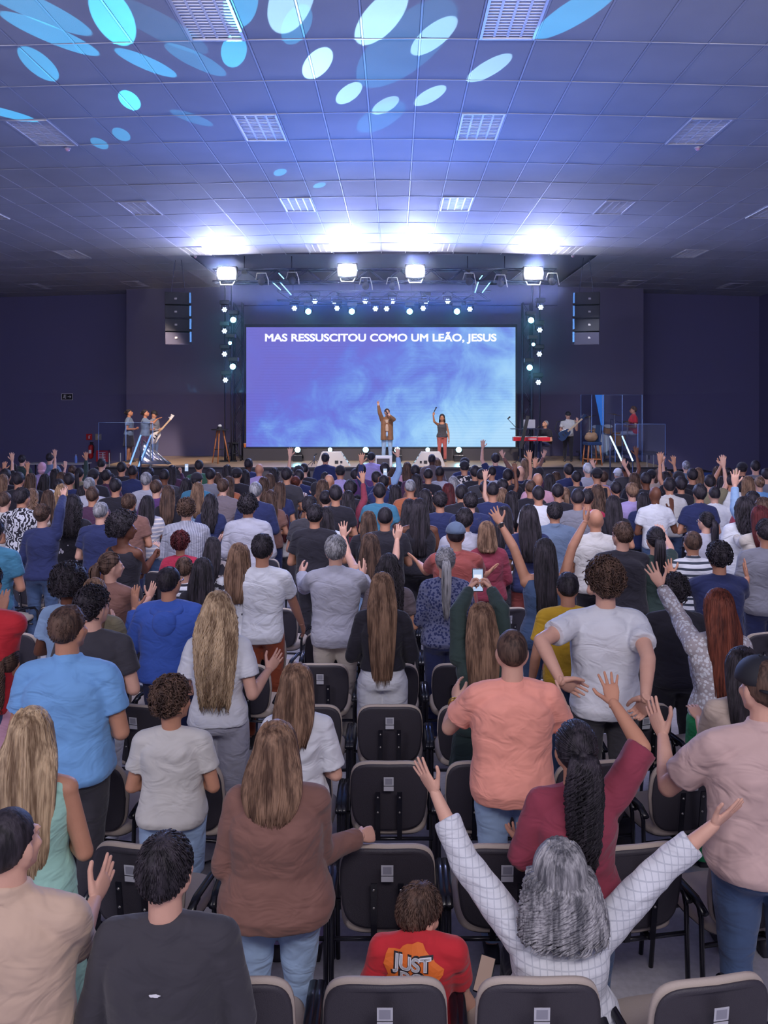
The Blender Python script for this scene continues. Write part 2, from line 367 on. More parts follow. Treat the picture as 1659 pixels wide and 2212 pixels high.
# ================================================================ STAGE
HS = 1.11; SY = 24.5
m_wood, nt, b = newmat('stage_wood'); L = nt.links.new
b.inputs['Roughness'].default_value = .35
tc = N(nt, 'ShaderNodeTexCoord'); mp = N(nt, 'ShaderNodeMapping'); mp.inputs['Scale'].default_value = (.6, 6, 1); L(tc.outputs['Object'], mp.inputs[0])
n = N(nt, 'ShaderNodeTexNoise', i_Scale=4.0, i_Detail=5.0); L(mp.outputs[0], n.inputs['Vector']); cr = N(nt, 'ShaderNodeValToRGB')
cr.color_ramp.elements[0].color = (*lin((158, 128, 100)), 1); cr.color_ramp.elements[1].color = (*lin((206, 180, 150)), 1); L(n.outputs[0], cr.inputs[0]); L(cr.outputs[0], b.inputs['Base Color'])
m_black = plain('matte_black', (34, 34, 42), .7); m_gloss = plain('gloss_black', (26, 26, 34), .25); m_dark = plain('dark_carpet', (74, 70, 76), .9, bump=.2, bscale=200)
sx0 = PX(205, 0, SY).x; sx1 = PX(1440, 0, SY).x
stg = empty('stage', ((sx0+sx1)/2, SY, 0), 0, 'low wooden stage platform with dark carpeted front under the screen', 'stage')
def sb(name, x0, x1, y0, y1, z0, z1, mat, par, org, bevel=0, smooth=False):
    m = MB(); m.box(((x0+x1)/2-org[0], (y0+y1)/2-org[1], (z0+z1)/2-org[2]), (x1-x0, y1-y0, z1-z0)); return m.obj(name, mat, par, bevel=bevel)
so = stg.location
sb('deck', sx0, sx1, SY, 29.85, HS-.05, HS, m_wood, stg, so); sb('front_skirt', sx0+.02, sx1-.02, SY+.03, SY+.1, 0, HS-.05, m_dark, stg, so); sb('edge_trim', sx0, sx1, SY-.02, SY, HS-.05, HS, m_black, stg, so)
sb('side_skirt', sx0, sx0+.05, SY, 29.85, 0, HS-.05, m_dark, stg, so); sb('side_skirt', sx1-.05, sx1, SY, 29.85, 0, HS-.05, m_dark, stg, so)
# screen plinth
SD = 27.9
rz = empty('screen_plinth', (PX(823, 0, SD).x, 27.3, HS), 0, 'long dark plinth under the lit screen', 'plinth')
m = MB(); xa, xb = PX(524, 0, 27.3).x, PX(1118, 0, 27.3).x; m.box((0, .35, .2), (xb-xa, .7, .4)); m.obj('plinth_body', m_dark, rz); m = MB(); m.box((0, .35, .405), (xb-xa+.04, .74, .015)); m.obj('top_board', m_black, rz)
# LED screen
a = PX(532, 707, SD); c = PX(1113.5, 966.5, SD); W = c.x-a.x; Hh = a.z-c.z
scr = empty('led_screen', ((a.x+c.x)/2, SD, c.z), 0, 'large lit screen with lyric line over blue and lilac clouds', 'screen')
m = MB(); m.box((0, .07, Hh/2+.02), (W+.12, .1, Hh+.16)); m.obj('cabinet', m_black, scr)
m_scr = bpy.data.materials.new('screen_picture'); m_scr.use_nodes = True; nt = m_scr.node_tree; nt.nodes.clear(); L = nt.links.new
out = N(nt, 'ShaderNodeOutputMaterial'); em = N(nt, 'ShaderNodeEmission'); L(em.outputs[0], out.inputs[0])
tc = N(nt, 'ShaderNodeTexCoord'); sep = N(nt, 'ShaderNodeSeparateXYZ'); L(tc.outputs['Object'], sep.inputs[0])
n = N(nt, 'ShaderNodeTexNoise', i_Scale=.75, i_Detail=7.0, i_Distortion=.5); n.inputs['Roughness'].default_value = .62; L(tc.outputs['Object'], n.inputs['Vector'])
def mth(op, a_, b_=None, c_=None):
    q = N(nt, 'ShaderNodeMath', operation=op)
    for i, v in enumerate((a_, b_, c_)):
        if v is None: continue
        if isinstance(v, (int, float)): q.inputs[i].default_value = v
        else: L(v, q.inputs[i])
    return q.outputs[0]
# fac rises to the lower right, clouds break it up
fx = mth('MULTIPLY_ADD', sep.outputs[0], 1/W, .5); fz = mth('MULTIPLY_ADD', sep.outputs[2], -1/Hh, 1.0)
g = mth('ADD', mth('MULTIPLY', fx, .60), mth('MULTIPLY', fz, .42))
g = mth('ADD', g, mth('MULTIPLY_ADD', n.outputs[0], 1.0, -.52))
cr = N(nt, 'ShaderNodeValToRGB'); cr.color_ramp.interpolation = 'B_SPLINE'
els = [(0.0, (112, 106, 196)), (.30, (108, 108, 206)), (.46, (102, 124, 220)), (.62, (124, 164, 232)), (.78, (150, 200, 242)), (1.0, (176, 216, 246))]
cr.color_ramp.elements[0].position = els[0][0]; cr.color_ramp.elements[0].color = (*lin(els[0][1]), 1)
cr.color_ramp.elements[1].position = els[-1][0]; cr.color_ramp.elements[1].color = (*lin(els[-1][1]), 1)
for p, cc in els[1:-1]:
    e = cr.color_ramp.elements.new(p); e.color = (*lin(cc), 1)
L(g, cr.inputs[0])
ln = mth('GREATER_THAN', mth('SINE', mth('MULTIPLY', sep.outputs[2], 2*math.pi/.09)), .8)
n4 = N(nt, 'ShaderNodeTexNoise', i_Scale=.5); L(tc.outputs['Object'], n4.inputs['Vector'])
lf = mth('MULTIPLY', ln, mth('MULTIPLY', mth('GREATER_THAN', n4.outputs[0], .48), .10))
mx = N(nt, 'ShaderNodeMix', data_type='RGBA'); L(lf, mx.inputs[0]); L(cr.outputs[0], mx.inputs[6]); mx.inputs[7].default_value = (.02, .03, .2, 1)
L(mx.outputs[2], em.inputs[0]); em.inputs[1].default_value = 1.08
m = MB(); m.add([(-W/2, 0, 0), (W/2, 0, 0), (W/2, 0, Hh), (-W/2, 0, Hh), (-W/2, .03, 0), (W/2, .03, 0), (W/2, .03, Hh), (-W/2, .03, Hh)], [(0, 1, 2, 3), (7, 6, 5, 4), (0, 4, 5, 1), (3, 2, 6, 7), (1, 5, 6, 2), (0, 3, 7, 4)]); m.obj('display', m_scr, scr)
m_txt = plain('lit_lettering', (240, 240, 250), .5, emit=(.87, .88, .95), es=.95)
def textmesh(s, name, width, mat, parent, loc, bold=.0, rot=(math.pi/2, 0, 0), height=None, ext=.003, align='CENTER', shear=0, spacing=1.0):
    cu = bpy.data.curves.new(name, 'FONT'); cu.body = s; cu.align_x = align; cu.size = 1; cu.bevel_depth = bold; cu.bevel_resolution = 1; cu.extrude = ext; cu.space_character = spacing
    to = bpy.data.objects.new(name, cu); COL.objects.link(to)
    dg = bpy.context.evaluated_depsgraph_get(); dg.update(); me = bpy.data.meshes.new_from_object(to.evaluated_get(dg)); COL.objects.unlink(to); bpy.data.objects.remove(to)
    co = np.empty(len(me.vertices)*3); me.vertices.foreach_get('co', co); co = co.reshape(-1, 3)
    w_ = co[:, 0].max()-co[:, 0].min(); cxm = (co[:, 0].max()+co[:, 0].min())/2; sc = width/w_; co[:, 0] = (co[:, 0]-cxm)*sc
    hh = co[:, 1].max() if height is None else None
    co[:, 1] *= (sc if height is None else height/.73)
    me.vertices.foreach_set('co', co.ravel()); me.materials.clear()
    o = mobj(name, me, mat, parent); o.location = loc; o.rotation_euler = rot; return o
tl = PX(822.5, 737, SD)
textmesh('MAS RESSUSCITOU COMO UM LEÃO, JESUS', 'lyric_text', 500*SD/F, m_txt, scr, (tl.x-scr.location.x, -.012, tl.z-scr.location.z), bold=.030, height=16.5*SD/F)
# ---- truss
m_truss = plain('truss_metal', (72, 76, 100), .35, .8)
def truss(name, x0, x1, y, z, lab, s=.34, vertical=False):
    Lh = x1-x0; r = empty(name, (x0, y, z), 0, lab, 'truss')
    m = MB()
    def P(t, a_, b_): return (a_, b_, t) if vertical else (t, a_, b_)
    for a_ in (-s/2, s/2):
        for b_ in (-s/2, s/2): m.tube([P(0, a_, b_), P(Lh, a_, b_)], .022, 6)
    m.obj('chords', m_truss, r, smooth=True); m = MB(); k = int(Lh/.42)
    for i in range(k):
        t0 = Lh*i/k; t1 = Lh*(i+1)/k; e = 1 if i % 2 else -1
        for q in (-1, 1):
            m.tube([P(t0, q*s/2, -e*s/2), P(t1, q*s/2, e*s/2)], .011, 5); m.tube([P(t0, -e*s/2, q*s/2), P(t1, e*s/2, q*s/2)], .011, 5)
    m.obj('bracing', m_truss, r, smooth=True); return r
tx0, tx1 = PX(462, 0, 24.1).x, PX(1200, 0, 24.1).x
truss('lighting_truss', tx0, tx1, 24.1, PX(0, 596, 24.1).z, 'front lighting truss carrying the four bright washes')
truss('lighting_truss', PX(600, 0, 26.6).x, PX(1060, 0, 26.6).x, 26.6, PX(0, 640, 26.6).z, 'rear lighting truss over the top edge of the screen', .28)
tz = PX(0, 838, 27.0).z
for x, s_ in ((512, 'left'), (1140, 'right')):
    r = truss('lighting_truss', 0, PX(0, 650, 27).z-HS, 27.3, 0, 'upright lighting truss on the %s of the screen' % s_, .26, True); r.location = (PX(x, 0, 27.3).x, 27.55, HS)
hang = MB()
for x, d_ in ((630, 24.1), (1010, 24.1), (528, 24.1), (1090, 24.1)):
    r = empty('truss_hanger', (PX(x, 0, d_).x, d_, PX(0, 596, 24.1).z+.15), 0, 'dark hanger dropping from ceiling to truss %s' % {630: 'above the screen left corner', 1010: 'right of the inner right wash', 528: 'beside the outer left wash', 1090: 'beside the outer right wash'}[x], 'hanger', 'truss hangers')
    m = MB(); m.tube([(0, 0, 0), (0, 0, .40)], .015); m.obj('rod', m_truss, r, smooth=True); m = MB(); m.box((0, 0, -.02), (.14, .14, .16)); m.obj('motor', m_black, r)
# ---- moving heads / pars
def emis(name, col, s):
    k = ('e', name)
    if k in MC: return MC[k]
    m, nt, b = newmat(name); b.inputs['Base Color'].default_value = (0, 0, 0, 1); b.inputs['Emission Color'].default_value = (*col, 1); b.inputs['Emission Strength'].default_value = s
    MC[k] = m; return m
e_white = emis('white_lamp', (.86, .86, 1.0), 200); e_cyan = emis('cyan_lamp', (.22, .80, 1.0), 34); e_led = emis('led_lamp', (.50, .62, 1.0), 4); e_cyanf = emis('floor_cyan_lamp', (.25, .80, 1.0), 22)
m_clamp = plain('pale_yoke', (190, 186, 176), .4, .3)
def wash(x, y, lab):
    p = PX(x, y, 23.55); r = empty('wash_light', p, 0, lab, 'stage light', 'four bright washes on the front truss')
    m = MB(); m.box((0, .12, 0), (.56, .2, .40)); m.obj('housing', m_black, r, bevel=.03)
    m = MB(); m.rings([[(.25*math.copysign(abs(math.cos(a_))**.6, math.cos(a_))*k_, y_, .16*math.copysign(abs(math.sin(a_))**.6, math.sin(a_))*k_) for a_ in [2*math.pi*i/24 for i in range(24)]] for k_, y_ in ((1, .02), (1, -.01), (.7, -.03))]); m.obj('lens', e_white, r, smooth=True)
    m = MB(); m.tube([(-.20, .1, -.20), (-.16, .02, -.32), (.16, .02, -.32), (.21, .1, -.20)], .018); m.obj('yoke', m_clamp, r, smooth=True)
    m = MB(); m.box((0, .3, .12), (.07, .4, .07)); m.obj('clamp', m_black, r)
wash(489, 590, 'brightest wash light at the left end of the front truss'); wash(750, 583, 'bright wash light left of centre on the front truss')
wash(897, 585, 'bright wash light right of centre on the front truss'); wash(1153, 590, 'bright wash light at the right end of the front truss')
def dirmat(loc, tgt): return (Vector(tgt)-Vector(loc)).to_track_quat('-Y', 'Z').to_matrix().to_4x4()
def fixture(kind, x, y, d, lab, grp, mat, r_=.09, tilt=0, floor=False, led=False):
    p = PX(x, y, d); r = empty(kind, p, 0, lab, 'stage light', grp)
    m = MB(); m.cap((0, .0, 0), (0, .24, 0), r_*1.15, r_*.8, 18, flat0=True); m.obj('head', m_black, r, smooth=True)
    if led:
        for i in range(7):
            a_ = i*math.pi/3; rr = 0 if i == 6 else r_*.68
            q = MB(); q.ell((rr*math.cos(a_), -.008, rr*math.sin(a_)), (r_*.29, .012, r_*.29), n=10, m=6); q.obj('lens', mat, r, smooth=True)
    else:
        q = MB(); q.ell((0, -.012, 0), (r_, .03, r_), n=24); q.obj('lens', mat, r, smooth=True)
    s_ = -1 if floor else 1
    m = MB(); m.tube([(-r_*1.4, .1, 0), (-r_*1.4, .1, s_*.16), (r_*1.4, .1, s_*.16), (r_*1.4, .1, 0)], .018, 8); m.obj('yoke', m_black, r, smooth=True)
    m = MB(); m.box((0, .1, s_*.23), (.30, .26, .13)); m.obj('base', m_gloss, r, bevel=.02)
    return r
LED = [(636, 666), (680, 651), (722, 651), (728, 666), (789, 651), (811, 667), (835, 667), (848, 651), (914, 666), (920, 651), (967, 651), (1015, 668), (485, 669), (485, 715), (485, 765), (487, 821), (1168, 664), (1166, 713), (1165, 765), (1163, 826)]
HEADS = [(666, 673), (760, 673), (885, 673), (987, 673), (504, 691), (503, 792), (1147, 692), (1144, 794), (497, 741), (1152, 744)]
def nth(i): return ['first', 'second', 'third', 'fourth', 'fifth', 'sixth', 'seventh', 'eighth', 'ninth', 'tenth', 'eleventh', 'twelfth'][i]
for i, (x, y) in enumerate(LED):
    if i < 12: lab = 'small led par over the screen, %s from the left in its double row' % nth(sorted(LED[:12]).index((x, y)))
    elif i < 16: lab = '%s led par from the top on the outer column left of the screen' % nth(i-12)
    else: lab = '%s led par from the top on the outer column right of the screen' % nth(i-16)
    fixture('led_par', x, y, 26.7, lab, 'led pars around the screen', e_led, .085, led=True)
for i, (x, y) in enumerate(HEADS):
    if i < 4: lab = 'glowing cyan moving head over the screen, %s from the left' % nth(i)
    else: lab = {4: 'upper glowing cyan moving head left of the screen', 5: 'lower glowing cyan moving head left of the screen', 6: 'upper glowing cyan moving head right of the screen', 7: 'lower glowing cyan moving head right of the screen', 8: 'dim moving head turned away left of the screen', 9: 'dim moving head turned away right of the screen'}[i]
    fixture('moving_head_light', x, y, 26.6, lab, 'moving heads around the screen', e_cyan, .05 if i > 7 else .085)
    if i < 8:
        p = PX(x, y, 26.45); spot('head_glow', p, p+Vector((0, -3, -1.2)), 60, (.2, .8, 1.0), 60, .8, .05)
for i, x in enumerate((643, 713, 790, 858, 924, 991)):
    p = PX(x, 971.5, 26.9)
    r = fixture('moving_head_light', x, 971.5, 26.9, 'glowing moving head standing on the stage floor, %s from the left' % nth(i), 'moving heads on the stage floor', e_cyanf, .085 if i in (0, 2, 3, 5) else .065, floor=True)
    dz = p.z-.165-HS
    m = MB(); m.box((0, .1, -(p.z-HS)+max(dz, .02)/2+.001), (.30, .28, max(dz, .02))); m.obj('case', m_gloss, r, bevel=.01)
    spot('floor_head_glow', p+Vector((0, -.15, 0)), p+Vector((0, -3, .4)), 25, (.2, .8, 1.0), 70, .8, .05)
# dark profile spots hanging from the front truss
for i, (x, y) in enumerate([(566, 606), (632, 604), (790, 616), (848, 616), (1013, 606), (1080, 610), (1192, 606)]):
    p = PX(x, y, 23.7); r = empty('profile_spot', p, 0, 'dark unlit profile lamp under the front truss, %s from the left' % nth(i), 'stage light', 'dark profile lamps under the front truss')
    m = MB(); m.cap((0, -.12, -.05), (0, .2, .05), .10, .07, 14, flat0=True); m.obj('head', m_black, r, smooth=True)
    m = MB(); m.tube([(-.17, -.02, .02), (-.12, -.1, .19), (.12, -.1, .19), (.17, -.02, .02), (.19, -.1, -.14)], .013); m.obj('yoke', m_clamp, r, smooth=True)
    m = MB(); m.box((0, .2, .12), (.10, .36, .16)); m.obj('clamp', m_black, r)
# blue lit tubes hanging at an angle
for i, (x0_, y0_, x1_, y1_) in enumerate([(586, 607, 606, 626), (602, 606, 629, 637), (602, 590, 613, 602), (1034, 607, 1026, 632), (1061, 607, 1042, 632), (1042, 595, 1036, 603)]):
    a_ = PX(x0_, y0_, 24.3); b_ = PX(x1_, y1_, 24.0); r = empty('led_tube', a_, 0, 'thin cyan lit tube slung from the front truss, %s from the left' % nth([0, 1, 2, 3, 5, 4][i]), 'led tube', 'slanting lit tubes')
    m = MB(); m.tube([(0, 0, 0), b_-a_], .014); m.obj('glowing_tube', emis('tube_cyan', (.3, .7, 1.0), 2.2), r, smooth=True)
    m = MB(); m.cap((0, 0, -.03), (0, 0, .03), .02, .02, 8); m.obj('end_clip', m_black, r)
# gobo dots on the ceiling: (x, y) of the dot, source, power, colour
def ceil_pt(x, y):
    Z = CEIL
    for _ in range(4):
        d = (Z-CH)*F/(VY-y); X = (x-VX)*d/F; Z = czd(X)
    return Vector((X, d, Z))
GB = (.06, .60, 1.0); GW = (.46, .84, 1.0)
SL, SM = Vector((-5.6, 26.4, 1.5)), Vector((4.95, 26.4, 1.5))
for x, y, src, pw, c_, an in [(820, 42, SL, .8, GW, 1.1), (935, 80, SL, .6, GW, .9), (1055, 148, SL, .6, GW, .85), (928, 207, SL, .5, GW, .75), (832, 228, SL, .35, GW, .75), (753, 202, SL, .5, GW, .8), (685, 138, SL, .8, GW, .9), (627, 8, SL, .6, GW, 1.15), (1240, 28, SL, .6, GB, 1.05),
                               (245, 40, SL, .9, GB, 1.15), (280, 217, SL, .7, GB, .8), (115, 76, SM, .7, GB, .95), (85, 140, SL, .35, GB, 1.0), (70, 15, SM, .6, GB, 1.1), (318, 137, SM, .6, GB, .8), (8, 243, SM, .7, GB, .75), (505, 112, SL, .45, GB, .8), (425, 130, SM, .25, GB, .9), (262, 290, SL, .14, GB, .8), (215, 310, SL, .12, GB, .8), (520, 8, SL, .4, GB, .9), (640, 55, SL, .2, GB, .8), (350, 60, SM, .12, GB, 1.2), (415, 255, SM, .15, GB, .7), (605, 372, SL, .12, GB, .6), (690, 400, SL, .12, GB, .6), (865, 110, SL, .12, GB, 2.2), (820, 255, SL, .08, GB, 1.6)]:
    spot('gobo_beam', src, ceil_pt(x, y), 100000*pw, c_, an*1.22, .12, .004)
for x, col_ in ((-1.8, (.15, .45, 1)), (1.6, (.2, .3, 1))):
    spot('ceiling_streak', (x, 22.9, 6.4), (x*.8, 13.5, 7.1), 260, col_, 16, 1.0, .05)
# ================================================================ PEOPLE
# hands: wrist at origin, fingers to +Z, palm faces +Y, thumb on -X (right hand)
def hand_mesh(kind, vs, rf, scale=1.0):
    m = MB()
    curl = {'O': .10, 'R': .42, 'F': 1.45, 'S': .05, 'C': .85, 'P': 1.45, 'T': 1.15}[kind]; spread = {'O': .10, 'R': .05, 'F': .0, 'S': .22, 'C': .03, 'P': .0, 'T': 0}[kind]
    # palm
    rr = [(-.025, .026, .020), (.0, .027, .019), (.025, .034, .017), (.055, .041, .016), (.085, .042, .015), (.098, .038, .012)]
    m.rings([[(w*math.cos(2*math.pi*j/16), t*math.sin(2*math.pi*j/16), z) for j in range(16)] for z, w, t in rr])
    for i, (x, L_, sp) in enumerate([(-.031, .073, -1.2), (-.0105, .082, -.35), (.0105, .076, .45), (.030, .060, 1.35)]):
        c = curl if not (kind == 'P' and i == 0) else .03
        a = sp*spread; p = Vector((x, 0, .090)); seg = [.43, .32, .25]; ang = 0; rb = rf*(1 if i < 3 else .88)
        for k, s_ in enumerate(seg):
            ang += c*(.75 if k == 0 else 1.0) if c > .6 else c*.6
            dirv = Vector((math.sin(a)*math.cos(ang), math.sin(ang), math.cos(a)*math.cos(ang)))
            q = p+dirv*(L_*s_); m.cap(p, q, rb*(1-.08*k), rb*(.94-.09*k), 10, 3); p = q
    if kind in 'FPT': tp = [(-.024, .012, .02), (-.040, .034, .052), (-.018, .050, .070), (-.002, .050, .072)]
    elif kind == 'S' or kind == 'O': tp = [(-.022, .006, .015), (-.050, .018, .045), (-.074, .022, .068), (-.086, .022, .092)]
    else: tp = [(-.022, .010, .015), (-.046, .026, .046), (-.054, .036, .074), (-.056, .040, .096)]
    for k in range(3): m.cap(tp[k], tp[k+1], [.0165, .0115, rf*1.12][k], [.0115, rf*1.12, rf*.95][k], 10, 3)
    me = voxel(m, 'hand', vs, 2)
    return me
HM = {}
def hand(kind, near):
    k = (kind, near)
    if k not in HM: HM[k] = hand_mesh(kind, .0036 if near == 2 else .0055 if near else .008, .0092 if near == 2 else .0098 if near else .0125)
    return HM[k]
def hand_matrix(w, d, n, side, sc):
    z = Vector(d).normalized(); y = Vector(n); y = y-z*y.dot(z)
    if y.length < 1e-4: y = z.orthogonal()
    y.normalize(); x = y.cross(z)
    M = Matrix((x, y, z)).transposed().to_4x4()
    if side < 0: M = M @ Matrix.Scale(-1, 4, (1, 0, 0))
    return Matrix.Translation(w) @ M @ Matrix.Scale(sc, 4)
ARMS = {  # elbow, wrist, finger direction, palm normal, hand
 'd': ((.245, -.03, 1.10), (.265, .06, .86), (0, .15, -1), (-1, .2, 0), 'R'),
 'f': ((.25, .0, 1.11), (.07, .22, 1.10), (-.8, .5, .1), (0, -.3, .9), 'C'),
 'c': ((.25, .06, 1.12), (.06, .29, 1.28), (-.2, .5, 1), (-1, .1, 0), 'O'),
 'b': ((.29, .04, 1.12), (.31, .20, 1.38), (0, .1, 1), (-.5, .8, 0), 'O'),
 'o': ((.30, .0, 1.13), (.46, .20, 1.20), (.6, .6, .3), (-.2, .2, 1), 'R'),
 'u': ((.27, .08, 1.60), (.25, .16, 1.86), (-.05, .1, 1), (0, 1, 0), 'S'),
 'v': ((.38, .05, 1.54), (.52, .11, 1.78), (.35, .1, 1), (-.2, 1, 0), 'S'),
 'h': ((.22, .20, 1.33), (.09, .38, 1.56), (-.1, .3, 1), (-.6, -.2, 0), 'T'),
 'k': ((.29, -.09, 1.12), (.07, -.19, .97), (-1, 0, -.2), (0, -1, .2), 'R'),
 'x': ((.26, .04, 1.10), (.0, .22, 1.16), (-1, 0, .1), (0, -1, 0), 'R'),
 'm': ((.24, .10, 1.14), (.10, .26, 1.46), (-.3, .5, .8), (-.8, -.3, 0), 'T')}
def head_parts(m, C, R, k, face=True):
    def T(p): return C+R @ (Vector(p)*k)
    m.ell(C+R @ (Vector((0, -.014, .018))*k), (.076*k, .094*k, .098*k), R, 20, 14)
    m.ell(C+R @ (Vector((0, .030, -.035))*k), (.062*k, .068*k, .078*k), R, 18, 12)
    m.ell(C+R @ (Vector((0, .066, -.088))*k), (.026*k, .024*k, .022*k), R, 12, 8)
    for s_ in (-1, 1):
        m.cap(T((s_*.058, -.005, -.045)), T((s_*.022, .062, -.088)), .022*k, .018*k, 10)
        m.ell(T((s_*.079, -.008, -.012)), (.010*k, .020*k, .031*k), R @ Matrix.Rotation(-.35*s_, 3, 'Z'), 10, 8)
        if face: m.ell(T((s_*.040, .062, -.026)), (.024*k, .022*k, .024*k), R, 10, 8); m.ell(T((s_*.030, .082, .018)), (.026*k, .010*k, .009*k), R, 10, 6)
    if face:
        m.cap(T((0, .088, .012)), T((0, .112, -.030)), .008*k, .013*k, 10)
        m.ell(T((0, .098, -.034)), (.019*k, .012*k, .009*k), R, 10, 6)
        m.ell(T((0, .090, -.060)), (.022*k, .012*k, .0065*k), R, 10, 6); m.ell(T((0, .087, -.069)), (.018*k, .011*k, .006*k), R, 10, 6)
def clip_front(P, k, yl):
    # pull the hair shell inside the skull in front of the hairline
    out = P.copy()
    z = P[:, 2]/k; y = P[:, 1]/k
    line = np.interp(z, [-.2, -.09, -.05, -.01, .03, .06, .10, .14], yl)
    t = np.clip((y-line)/.018, 0, 1)
    sc = 1-.30*t
    out[:, 0] *= sc; out[:, 1] = np.where(t > 0, np.minimum(P[:, 1], (line*k)+(P[:, 1]-line*k)*(1-.9*t)), P[:, 1])*1.0
    return out
def nz(P, f, seed=0):
    r = np.random.RandomState(seed); v = 0
    for i in range(5):
        d = r.normal(size=3); d /= np.linalg.norm(d); v = v+np.sin((P @ d)*f*(1+.35*i)+r.uniform(0, 6.28))/(1+.35*i)
    return v/2.2
def tuft(m, pts, r):
    pts = [Vector(p) for p in pts]; n = len(pts); R = []; x = None
    for i, p in enumerate(pts):
        t = pts[min(i+1, n-1)]-pts[max(i-1, 0)]; t = t.normalized() if t.length > 1e-9 else Vector((0, 0, -1))
        if x is None: x = t.orthogonal().normalized()
        else:
            x = x-t*x.dot(t); x = x.normalized() if x.length > 1e-6 else t.orthogonal().normalized()
        y = t.cross(x); rr = r*(.55+.45*math.sin(math.pi*min(1, .25+i/(n-1)*.75))) if i < n-1 else r*.08
        R.append([p+x*(rr*math.cos(2*math.pi*j/4))+y*(rr*math.sin(2*math.pi*j/4)) for j in range(4)])
    m.rings(R)
def hair_mesh(style, k, near, seed=0, L=.40, wd=1.0):
    """hair in the head frame (origin: head centre); returns an MB"""
    m = MB(); rs = np.random.RandomState(seed); nr = 28 if near else 14; nc = 40 if near else 20
    short = style in ('sh', 'bz', 'bd', 'cu', 'af', 'fa', 'me')
    thick = {'sh': .010, 'bz': .004, 'bd': .006, 'cu': .022, 'af': .055, 'fa': .008, 'me': .016}.get(style, .010)
    nape = -.085 if style in ('sh', 'me', 'cu') else (-.055 if style in ('bz', 'fa', 'bd') else -.075)
    # skull shell
    pts = []
    for i in range(nr+1):
        a = math.pi*i/nr
        for j in range(nc):
            b_ = 2*math.pi*j/nc; pts.append((math.sin(a)*math.cos(b_), math.sin(a)*math.sin(b_), math.cos(a)))
    D = np.array(pts); rad = np.array([.077+thick, .095+thick, .099+thick])*k; ctr = np.array([0, -.016, .020])*k
    P = D*rad+ctr
    amp = {'cu': .011, 'af': .014, 'me': .008, 'sh': .0035, 'bz': .001}.get(style, .002)
    fr = {'cu': 150, 'af': 120, 'me': 75}.get(style, 60)
    P = P+D*(nz(P, fr, seed)[:, None]*amp*k)
    z = P[:, 2]/k
    # narrow to the neck
    low = z < -.02; tt = np.clip((-.02-z)/.07, 0, 1)
    P[:, 0] *= 1-.28*tt*(1 if style != 'af' else .1); P[:, 1] += .010*k*tt
    cut = z < nape
    P[cut] = ctr+(P[cut]-ctr)*np.array([.5, .4, .82])
    if style == 'bd':
        crown = (z > .065) & (P[:, 1] < .07*k) & (np.hypot(P[:, 0]/k, P[:, 1]/k+.03) < .050)
        P[crown] = ctr+(P[crown]-ctr)*.93
    yl = [-.05, -.05, -.045, -.028, .030, .060, .075, .06] if style != 'af' else [-.02, -.02, -.0, .02, .055, .075, .10, .12]
    P = clip_front(P, k, yl)
    vs = [tuple(p) for p in P]; m.add(vs, [(i*nc+j, i*nc+(j+1) % nc, (i+1)*nc+(j+1) % nc, (i+1)*nc+j) for i in range(nr) for j in range(nc)])
    if short and near:
        n = {'cu': 420, 'af': 500, 'me': 420, 'sh': 620, 'bz': 0, 'fa': 260, 'bd': 200}[style]*(2 if near == 2 else 1)
        for q in range(n):
            a = math.acos(rs.uniform(-.55, 1)); b_ = rs.uniform(0, 2*math.pi); d = Vector((math.sin(a)*math.cos(b_), math.sin(a)*math.sin(b_), math.cos(a)))
            p = Vector((d.x*rad[0], d.y*rad[1], d.z*rad[2]))+Vector(ctr)
            yline = float(np.interp(p.z/k, [-.2, -.09, -.05, -.01, .03, .06, .10, .14], yl))
            if p.y/k > yline-.01 or p.z/k < nape+.012: continue
            if style == 'bd' and p.z/k > .055 and math.hypot(p.x/k, p.y/k+.03) < .056: continue
            if p.z/k < -.02: p.x *= 1-.28*min(1, (-.02-p.z/k)/.07)
            # combing direction: from the crown outwards, then down
            t = Vector((d.x*.5, d.y*.4+.1, -.8)); t = t-d*t.dot(d); t.normalize()
            if style in ('cu', 'af', 'me'):
                t = (t+Vector(rs.normal(size=3))*.8); t = t-d*t.dot(d)*.6; t.normalize(); s_ = t.cross(d); ln = .026*k*rs.uniform(.7, 1.3)
                rr = .007*k
                tuft(m, [p+t*(ln*u)+d*(.006*k+math.sin(u*4)*rr)+s_*(math.cos(u*4)*rr) for u in (0, .3, .6, 1, 1.3)], .0042*k)
            else:
                ln = (.030 if style == 'sh' else .016)*k*rs.uniform(.7, 1.3); w_ = Vector(rs.normal(size=3))*.07
                tuft(m, [p-d*.004*k, p+(t+w_)*ln*.5+d*.0014*k, p+(t+w_)*ln-d*.004*k], .0030*k)
        return m
    if short: return m
    # hanging mass
    def surf(phi, zz, off=0):
        z_ = zz
        if z_ > .02: f = math.sqrt(max(0, 1-((z_-.02)/.118)**2)); cx, cy, rx, ry = 0, -.016, (.084)*f, .102*f
        else:
            t = min(1, (.02-z_)/.16); cy = -.016-.086*t; rx = .084+(.018*wd*math.sin(min(1, t)*math.pi/2)); ry = .102-.060*t
            u = max(0, (-.14-z_)/max(.05, L-.14)); rx *= 1-.35*min(1, u)**1.6*(1 if style != 'cr' else .4); cy -= .018*min(1, u*1.5)
        return Vector(((rx+off)*math.cos(phi), cy+(ry+off)*math.sin(phi), z_))*k
